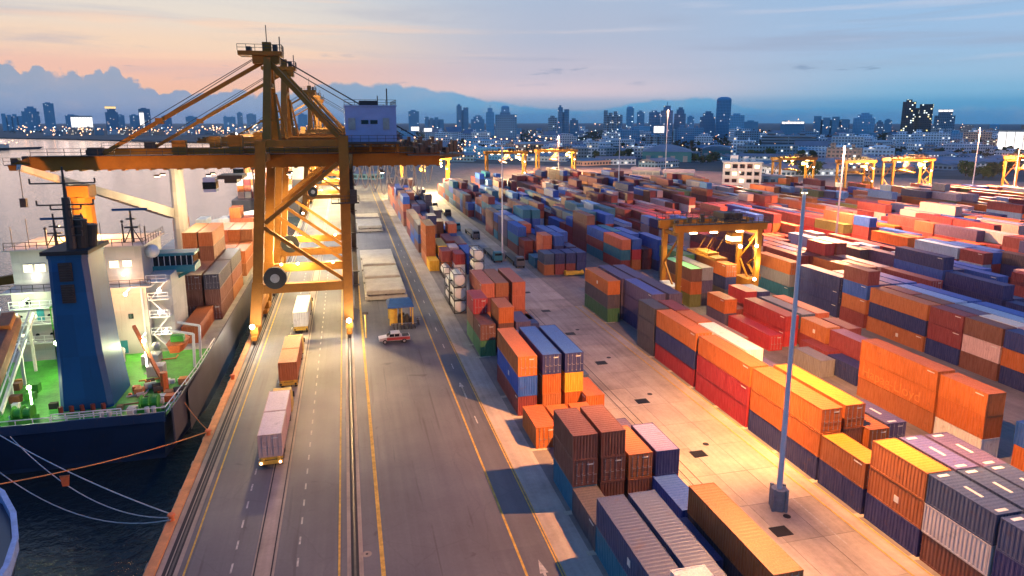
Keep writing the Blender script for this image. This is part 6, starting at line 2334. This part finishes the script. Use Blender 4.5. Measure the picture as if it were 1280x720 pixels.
def glow_part(px0, px1, py0, py1, D, mat, label, cat, name, back=14.0):
    """a glowing volume: sign or crown, or a hall with floodlight put in as glow"""
    p = at((px0 + px1) / 2, py1, D)
    w = (px1 - px0) / 840 * D
    h = (py1 - py0) / 840 * D
    rz = -math.atan2(p[0], p[1])
    t = thing(name, label, cat, (p[0], p[1], max(-0.05, p[2])), rz)
    m_ = MB()
    m_.box(-w / 2, w / 2, 0.6, back, 0, h * 0.96)
    m_.build('wall', M['wall_pale'], t)
    n = max(3, int(w / 7))
    for k in range(n):
        m_ = MB()
        m_.box(-w / 2 + (k + 0.06) * w / n, -w / 2 + (k + 0.94) * w / n, 0.2, 0.55, h * 0.12, h * 0.88)
        m_.build('glow_panel', M[mat], t)
    m_ = MB()
    m_.box(-w / 2 - 0.5, w / 2 + 0.5, 0, back + 0.5, h * 0.96, h)
    m_.build('roof', M['roof_grey'], t)
    return t


glow_part(1248, 1283, 165, 193, 820, 'sign_wall_glow', 'floodlit cream hall at the picture edge, brightest building of the city', 'hall', 'floodlit_hall', 20)  # floodlight on the walls is put in as glowing panels
glow_part(92, 115, 145, 161, 2300, 'sign_wall_glow', 'white lit hall on the far river bank', 'hall', 'floodlit_hall', 30)
glow_part(817, 830, 157, 167, 1000, 'sign_wall_glow', 'lit white billboard in front of the triple tower', 'billboard', 'billboard', 3)
glow_part(1174, 1190, 137, 140, 1385, 'sign_wall_glow', 'lit crown screen on the stepped tower', 'sign', 'rooftop_sign', 4)
glow_part(132, 144, 133, 136, 2480, 'crown_lit', 'golden lit crown sign across the river', 'sign', 'rooftop_sign', 4)
glow_part(978, 1004, 152, 155, 1480, 'sign_wall_glow', 'bright rooftop light row on the teal hotel', 'sign', 'rooftop_sign', 4)
glow_part(514, 524, 158, 164, 900, 'sign_wall_glow', 'bright lit shed front just past the machinery house', 'shed', 'lit_shed', 12)
glow_part(530, 540, 160, 165, 900, 'sign_wall_glow', 'second lit shed front past the machinery house', 'shed', 'lit_shed', 12)
glow_part(176, 181, 139, 159, 2390, 'sign_wall_glow', 'lit white flank strip of the riverside tower', 'sign', 'lit_facade', 4)  # bright white wall put in as a glowing strip


# low houses and blocks fill the ground between
def low_spot(k):
    r = rnd
    D = 430 + 1500 * (r.random() ** 1.6)
    px = -20 + 1320 * r.random() ** 0.75
    return px, D


n = 0
LOW = []
WORDS_A = ['flat roofed', 'gabled', 'stepped', 'long']
WORDS_B = ['white', 'grey', 'peach', 'teal']
while n < 250:
    px, D = low_spot(n)
    p = at(px, 160, D)
    x, y = p[0], p[1]
    if x < -17 and y < 2250 - 0.6 * (x + 700):
        continue
    if x > 0 and y < max(380, 720 - x * 1.05):
        continue
    w = 12 + 26 * rnd.random()
    d = 10 + 14 * rnd.random()
    h = (5 + 13 * rnd.random() ** 1.5) if D < 1000 else (6 + 22 * rnd.random() ** 2)
    kind = rnd.randrange(4)
    if D < 640:
        kind, h, w = 1, rnd.uniform(5, 8.5), w * 1.3
    mi = rnd.choice(['fac_white', 'fac_grey', 'fac_peach', 'fac_teal', 'fac_white', 'fac_white'])
    m_ = MB()
    if kind == 1:
        m_.box(-w / 2, w / 2, 0, d, 0, h * 0.7)
        m_.add([(-w / 2 - 0.6, -0.6, h * 0.7), (w / 2 + 0.6, -0.6, h * 0.7), (w / 2 + 0.6, d + 0.6, h * 0.7), (-w / 2 - 0.6, d + 0.6, h * 0.7), (-w / 2 - 0.6, d / 2, h), (w / 2 + 0.6, d / 2, h)], [(0, 1, 5, 4), (2, 3, 4, 5), (0, 4, 3), (1, 2, 5), (0, 3, 2, 1)], 1)
    elif kind == 2:
        m_.box(-w / 2, w / 2, 0, d, 0, h * 0.6)
        m_.box(-w / 2, w * 0.1, d * 0.2, d, h * 0.6, h)
    elif kind == 3:
        m_.box(-w, w, 0, d, 0, h * 0.8)
        m_.box(-w * 0.8, -w * 0.6, d * 0.3, d * 0.7, h * 0.8, h)
    else:
        m_.box(-w / 2, w / 2, 0, d, 0, h)
        m_.box(-w * 0.2, 0, d * 0.3, d * 0.6, h, h + 2)
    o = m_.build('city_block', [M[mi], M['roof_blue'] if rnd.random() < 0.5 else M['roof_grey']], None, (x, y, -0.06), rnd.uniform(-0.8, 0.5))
    LOW.append((px, D, o, WORDS_A[kind], {'fac_white': 'white', 'fac_grey': 'grey', 'fac_peach': 'peach', 'fac_teal': 'teal'}[mi]))
    n += 1
REFS = [(30, 'stepped riverside tower'), (60, 'flat topped riverside slab'), (138, 'golden crowned tower'), (180, 'white flanked tower'), (240, 'crane forestays'), (300, 'crane mast'), (408, 'crane backstay'), (470, 'white machinery house'), (540, 'hazy slab row'), (578, 'twin hazy slabs'), (632, 'domed tower'), (704, 'notched square tower'),
        (767, 'ribbed apartment tower'), (790, 'slim rounded tower'), (834, 'triple tower'), (905, 'tallest chamfered tower'), (945, 'banded slab end'), (990, 'banded slab'), (1040, 'comb tower'), (1082, 'stepped teal tower'), (1125, 'low banded office'), (1148, 'yellow lit tower'), (1182, 'lit crown tower'), (1220, 'peach building'), (1262, 'floodlit hall')]
cnt = {}
for px, D, o, wa, wb in sorted(LOW, key=lambda q: q[1]):
    ref = min(REFS, key=lambda q: abs(q[0] - px))[1]
    cnt[ref] = cnt.get(ref, 0) + 1
    tag(o, '%s %s low building, %s one out from the yard toward the %s' % (wa, wb, ordn(cnt[ref]), ref), 'building', 'low city buildings beyond the yard')


# sheds and warehouses close behind the yard
def shed(label, x0, x1, yridge, ybase, D, wall, roof, kind='gable', depth=40):
    p = at((x0 + x1) / 2, ybase, D)
    w = (x1 - x0) / 840 * D
    h = max(5.0, (ybase - yridge) / 840 * D * 0.7)
    rz = -math.atan2(p[0], p[1])
    t = thing('warehouse', label, 'warehouse', (p[0], p[1], -0.06), rz)
    e = h * 0.62
    m_ = MB()
    m_.box(-w / 2, w / 2, 0, depth, 0, e)
    m_.build('wall', M[wall], t)
    m_ = MB()
    a = 0.8
    if kind == 'gable':
        m_.add([(-w / 2 - a, -a, e), (w / 2 + a, -a, e), (w / 2 + a, depth + a, e), (-w / 2 - a, depth + a, e), (-w / 2 - a, depth / 2, h), (w / 2 + a, depth / 2, h)], [(0, 1, 5, 4), (2, 3, 4, 5), (0, 4, 3), (1, 2, 5), (0, 3, 2, 1)])
    elif kind == 'hip':
        m_.add([(-w / 2 - a, -a, e), (w / 2 + a, -a, e), (w / 2 + a, depth + a, e), (-w / 2 - a, depth + a, e), (-w * 0.12, depth / 2, h), (w * 0.12, depth / 2, h)], [(0, 1, 5, 4), (2, 3, 4, 5), (0, 4, 3), (1, 2, 5), (0, 3, 2, 1)])
    else:
        rg_ = []
        for k in range(9):
            an = math.pi * k / 8
            rg_.append(((-math.cos(an)) * (w / 2 + a), e + math.sin(an) * (h - e)))
        vs = [(x, -a, z) for x, z in rg_] + [(x, depth + a, z) for x, z in rg_]
        m_.add(vs, [(i, i + 1, 10 + i, 9 + i) for i in range(8)] + [tuple(range(9)), tuple(range(17, 8, -1))])
    m_.build('roof', M[roof], t)
    for k in range(4):
        m_ = MB()
        x = -w / 2 + w * (k + 0.5) / 4
        m_.box(x - 2, x + 2, -0.08, 0.1, 0.1, e * 0.6)
        m_.build('roller_door', M['grey_steel'], t)
    return t


shed('big hip roofed shed with pinkish grey roof and blue wall, before the triple tower', 803, 863, 174, 203, 620, 'teal', 'roof_grey', 'hip', 60)
shed('teal arched roof hall beyond the pale office block', 878, 912, 180, 200, 700, 'teal', 'roof_blue', 'arch', 50)
shed('long blue roofed shed beside the dark tree mass', 706, 746, 181, 203, 700, 'wall_pale', 'roof_blue', 'gable', 30)
shed('long grey shed behind the far gantry lamps', 648, 698, 176, 192, 850, 'wall_pale', 'roof_grey', 'gable', 30)
shed('wide blue roofed warehouse under the gridded white apartments', 1150, 1234, 206, 224, 520, 'roof_blue', 'roof_blue', 'gable', 70)
shed('second blue roofed warehouse beside the terraced building', 1088, 1140, 207, 222, 560, 'teal', 'roof_blue', 'gable', 60)
shed('low blue shed behind the dull gantry', 1040, 1086, 205, 220, 600, 'roof_blue', 'roof_grey', 'gable', 40)
shed('grey blue shed among trees before the peach lit building', 1196, 1240, 182, 196, 760, 'wall_pale', 'roof_blue', 'gable', 40)
shed('pale low shed with gate, past the two white tank stacks', 790, 824, 214, 224, 470, 'wall_pale', 'roof_grey', 'gable', 14)
shed('orange lit low office beside the reddish mast', 830, 866, 217, 229, 450, 'wall_pale', 'roof_grey', 'gable', 14)

# pale concrete office with open window bays and a roof tank house
p = at(926, 240, 322)
t = thing('office_building', 'pale concrete office block with open bays and rooftop hut, at the yard boundary', 'office block', (p[0], p[1], 0), -math.atan2(p[0], p[1]) + 0.05)
w_, d_, nf = 17.5, 11.0, 5
m_ = MB()
for k in range(nf + 1):
    m_.box(-w_ / 2, w_ / 2, 0, d_, k * 3.4 - (0.25 if k else 0), k * 3.4 + 0.25)
for k in range(6):
    x = -w_ / 2 + k * (w_ - 0.9) / 5
    m_.box(x, x + 0.9, -0.06, 0.8, 0.2, nf * 3.4 + 0.2)
m_.box(-w_ / 2 + 0.1, w_ / 2 - 0.1, 1.6, d_ - 0.1, 0.1, nf * 3.4)
wl = m_.build('wall', M['wall_pale'], t)
for f in range(nf):
    for k in range(5):
        x = -w_ / 2 + 0.9 + k * (w_ - 0.9) / 5
        m_ = MB()
        m_.box(x + 0.1, x + 2.2, 0.45, 0.6, f * 3.4 + 1.1, f * 3.4 + 2.7)
        wd = m_.build('window', M['glass'] if (f + k) % 4 else M['win_lit'], t)
        m_ = MB()
        m_.box(x, x + 2.32, 0.3, 0.7, f * 3.4 + 0.25, f * 3.4 + 1.05)
        m_.build('sill_panel', M['wall_pale'], wd)
m_ = MB()
m_.box(-w_ / 2 - 0.5, w_ / 2 + 0.5, -0.5, d_ + 0.5, nf * 3.4 + 0.26, nf * 3.4 + 0.7)
m_.build('roof', M['wall_pale'], t)
m_ = MB()
m_.box(-5.5, -2.0, 3, 7, nf * 3.4 + 0.7, nf * 3.4 + 3.6)
m_.tube((1.5, 5, nf * 3.4 + 0.7), (1.5, 5, nf * 3.4 + 3.0), 1.5, 12)
m_.tube((4.8, 5, nf * 3.4 + 0.7), (4.8, 5, nf * 3.4 + 2.6), 1.1, 12)
m_.build('roof_hut', M['white'], t)
lamp('office_fill', (p[0] - 8, p[1] - 13, 12), 12000, (1, 0.62, 0.42), 0.4)  # light without a fixture, tinted to warm the office front
t = thing('grey_office_building', 'grey office wing with banded windows beside the pale concrete office', 'office block', (p[0] + 17.5, p[1] - 2, 0), -math.atan2(p[0], p[1]) + 0.05)
m_ = MB()
m_.box(-6, 4, 0, 10, 0, 10.5)
m_.build('wall', M['fac_grey'], t)
m_ = MB()
m_.box(-6.3, 4.3, -0.3, 10.3, 10.5, 10.8)
m_.build('roof', M['roof_grey'], t)

# ------------------------------------------------------------------ trees
def crown_mesh(seed, n=420, R_=5.0, H=8.0):
    r = random.Random(seed)
    vs, fs = [], []
    lobes = [(r.uniform(-0.5, 0.5) * R_, r.uniform(-0.5, 0.5) * R_, H * r.uniform(0.35, 0.85), R_ * r.uniform(0.38, 0.62)) for _ in range(9)]
    for k in range(n):
        lx, ly, lz, lr = r.choice(lobes)
        v = Vector((r.gauss(0, 1), r.gauss(0, 1), r.gauss(0, 1))).normalized() * lr * (r.random() ** 0.35)
        c = Vector((lx, ly, lz)) + Vector((v.x, v.y, v.z * 0.75))
        a = Vector((r.gauss(0, 1), r.gauss(0, 1), r.gauss(0, 1))).normalized()
        b_ = a.cross(Vector((r.gauss(0, 1), r.gauss(0, 1), r.gauss(0, 1)))).normalized()
        s = R_ * r.uniform(0.08, 0.17)
        o_ = len(vs)
        vs += [tuple(c + a * s), tuple(c + b_ * s), tuple(c - a * s), tuple(c - b_ * s)]
        fs.append((o_, o_ + 1, o_ + 2, o_ + 3))
    me_ = bpy.data.meshes.new('crown')
    me_.from_pydata(vs, [], fs)
    return me_


def trunk_mesh(seed, H=8.0):
    r = random.Random(seed)
    m_ = MB()
    m_.tube((0, 0, -0.2), (0.1, 0, H * 0.45), 0.34, 7, r2=0.2)
    for k in range(4):
        a = r.uniform(0, 6.28)
        m_.tube((0.1, 0, H * 0.38), (math.cos(a) * 2.2, math.sin(a) * 2.2, H * 0.72), 0.15, 5, r2=0.06)
    return m_.mesh('trunk', M['bark'])


crowns = []
for s in range(3):
    for mt in ('leaf', 'leaf2'):
        me_ = crown_mesh(20 + s)
        me_.materials.append(M[mt])
        crowns.append(me_)
trunks = [trunk_mesh(s) for s in range(3)]


def tree(label, x, y, s, k, grp='trees between the yard and the city'):
    t = thing('tree', label, 'tree', (x, y, -0.06), rnd.uniform(0, 6), grp)
    t.scale = (s, s, s * rnd.uniform(0.85, 1.15))
    obj('trunk', trunks[k % 3], t)
    obj('crown', crowns[k % 6], t)


TREES = [('dark tree mass between blue sheds, {} tree', [(745, 205, 640), (752, 207, 610), (760, 208, 590), (768, 206, 610), (776, 206, 640), (738, 200, 700), (756, 196, 760), (772, 195, 780), (788, 194, 800), (800, 196, 780), (785, 203, 680)]),
         ('green lamplit tree clump near the arched hall, {} tree', [(868, 206, 620), (876, 208, 590), (884, 208, 600), (892, 206, 620)]),
         ('dark round trees behind the dull gantry, {} tree', [(996, 224, 480), (1006, 226, 450), (1016, 226, 455), (1026, 224, 480), (986, 222, 500)]),
         ('trees before the banded slab block, {} tree', [(930, 202, 640), (940, 204, 620), (950, 204, 640), (962, 204, 660), (978, 206, 620), (1000, 204, 640), (1016, 205, 650)]),
         ('dark trees by the warehouse roofs, {} tree', [(1140, 206, 620), (1148, 210, 570), (1206, 226, 460), (1216, 228, 440), (1228, 228, 440), (1240, 226, 450), (1252, 222, 480), (1264, 218, 520), (1180, 200, 720), (1194, 200, 720), (1272, 210, 600)]),
         ('trees along the road past the last quay crane, {} tree', [(576, 196, 700), (590, 197, 690), (604, 196, 720), (560, 192, 800), (616, 198, 700), (632, 194, 760), (662, 200, 640), (690, 196, 720)])]
kk = 0
for lab, pts in TREES:
    for q, (px, py, D) in enumerate(pts):
        pt = at(px, py, D)
        tree(lab.format(ordn(q + 1)), pt[0], pt[1], rnd.uniform(0.8, 1.25), kk)
        kk += 1
# far wood that reads as one mass
m_ = MB()
r3 = random.Random(11)
vs, fs = [], []
for k in range(5200):
    px = r3.uniform(-30, 1320)
    D = 650 + 1700 * r3.random()
    pt = at(px, 165, D)
    x, y = pt[0], pt[1]
    if (x < -17 and y < 2300 - 0.6 * (x + 700)) or (x > 0 and y < 700 - x * 0.3) or noise.noise((x * 0.006, y * 0.006, 3.0)) < -0.05:
        continue
    for q in range(5):
        c = Vector((x + r3.gauss(0, 5), y + r3.gauss(0, 5), r3.uniform(0.5, 8.5)))
        a = Vector((r3.gauss(0, 1), r3.gauss(0, 1), r3.gauss(0, 1))).normalized()
        b_ = a.cross(Vector((0.3, 0.5, 0.8))).normalized()
        s = r3.uniform(1.6, 3.4)
        o_ = len(vs)
        vs += [tuple(c + a * s), tuple(c + b_ * s), tuple(c - a * s), tuple(c - b_ * s)]
        fs.append((o_, o_ + 1, o_ + 2, o_ + 3))
me_ = bpy.data.meshes.new('wood')
me_.from_pydata(vs, [], fs)
me_.materials.append(M['grass'])
o = obj('distant_woodland', me_)
o['kind'] = 'stuff'
o['label'] = 'dark belts of trees between the far buildings'

# ------------------------------------------------------------------ street lamps of the far city: too many and too small to count
def lights_stuff(name, n, mat, fn, label, rmin, rmax):
    m2 = MB()
    for k in range(n):
        q = fn()
        if q is None:
            continue
        x, y, z, D = q
        r_ = rnd.uniform(rmin, rmax) * D / 1000
        m2.add([(x, y, z + r_), (x + r_, y, z), (x, y + r_, z), (x - r_, y, z), (x, y - r_, z), (x, y, z - r_)], [(0, 1, 2), (0, 2, 3), (0, 3, 4), (0, 4, 1), (5, 2, 1), (5, 3, 2), (5, 4, 3), (5, 1, 4)])
    o_ = m2.build(name, M[mat])
    o_['kind'] = 'stuff'
    o_['label'] = label


def fn_city():
    px = rnd.uniform(420, 1290)
    D = 560 + 1500 * rnd.random() ** 1.2
    p_ = at(px, 165, D)
    if p_[1] < 700 - p_[0] * 0.35:
        return None
    return p_[0], p_[1], rnd.uniform(5, 13) if rnd.random() < 0.8 else rnd.uniform(10, 40), D


def fn_bank():
    px = rnd.uniform(20, 430)
    D = 1500 + 900 * rnd.random() ** 1.5
    p_ = at(px, 165, D)
    if p_[0] > -20 or p_[1] < 2060 - 0.92 * (p_[0] + 1050):
        return None
    return p_[0], p_[1], rnd.uniform(6, 24), D


def fn_quay():
    px = rnd.uniform(500, 700)
    D = rnd.uniform(520, 1000)
    p_ = at(px, 180, D)
    return p_[0], p_[1], rnd.uniform(5, 16), D


lights_stuff('street_lights', 230, 'city_warm', fn_city, 'warm street lamps scattered through the far city', 0.22, 0.9)
lights_stuff('street_lights', 110, 'city_white', fn_city, 'white street lamps scattered through the far city', 0.22, 0.8)
lights_stuff('street_lights', 190, 'city_warm', fn_bank, 'warm lamps along the far river bank', 0.5, 1.3)
lights_stuff('street_lights', 30, 'city_white', fn_bank, 'white lamps along the far river bank', 0.4, 1.0)
lights_stuff('street_lights', 110, 'city_warm', fn_quay, 'warm lamps of the sheds past the last quay crane', 0.7, 1.6)
# buildings along the far bank, pale wharf strip
k = 0
for px in range(60, 430, 17):
    p_ = at(px + rnd.uniform(-4, 4), 166, 1760 + rnd.uniform(-60, 200))
    if p_[1] < 2100 - 0.92 * (p_[0] + 1050):
        p_ = at(px, 166, 2000)
    w_ = rnd.uniform(16, 34)
    h_ = rnd.uniform(8, 22)
    m_ = MB()
    m_.box(-w_ / 2, w_ / 2, 0, 16, 0, h_)
    m_.box(-w_ * 0.1, w_ * 0.2, 4, 10, h_, h_ + 3)
    o = m_.build('riverside_building', M[rnd.choice(['fac_white', 'fac_peach', 'fac_grey'])], None, (p_[0], p_[1], -0.06), 0.4)
    k += 1
    tag(o, 'small lit building, %s along the far river bank counted from the barge' % ordn(k), 'building', 'small buildings on the far river bank')
# moored barge far up the river
p_ = at(16, 187, 960)
t = thing('moored_barge', 'dark barge with lit deckhouse far up the river, at the picture edge', 'barge', (p_[0], p_[1], -2.5), 0.5)
m_ = MB()
m_.loft([[(-34, -5, -0.5), (30, -5, -0.5), (30, 5, -0.5), (-34, 5, -0.5)], [(-36, -6, 2.2), (38, -2, 3.0), (38, 2, 3.0), (-36, 6, 2.2)]], True)
m_.build('hull', M['dark_steel'], t)
m_ = MB()
m_.box(-30, -4, -3.5, 3.5, 2.2, 8)
m_.box(-26, -14, -3, 3, 8, 11)
dh = m_.build('deckhouse', M['wall_pale'], t)
m_ = MB()
for q in range(9):
    m_.ball((-30 + q * 4.4, -4.2, 8.5 + (q * 7 % 5)), 0.7, 6, 5)
m_.build('deck_lamps', M['city_warm'], t)

# ------------------------------------------------------------------ evening haze over river and city
hz = bpy.data.materials.new('evening_haze')
hz.use_nodes = True
t_ = hz.node_tree
t_.nodes.clear()
ho = t_.nodes.new('ShaderNodeOutputMaterial')
pv = t_.nodes.new('ShaderNodeVolumePrincipled')
pv.inputs['Color'].default_value = (0.74, 0.88, 1.0, 1)
pv.inputs['Density'].default_value = 0.00004
pv.inputs['Anisotropy'].default_value = 0.1
t_.links.new(pv.outputs[0], ho.inputs['Volume'])
m_ = MB()
m_.box(-8300, 9300, -600, 14300, -6.0, 170)
o = m_.build('haze', hz)
o['kind'] = 'stuff'
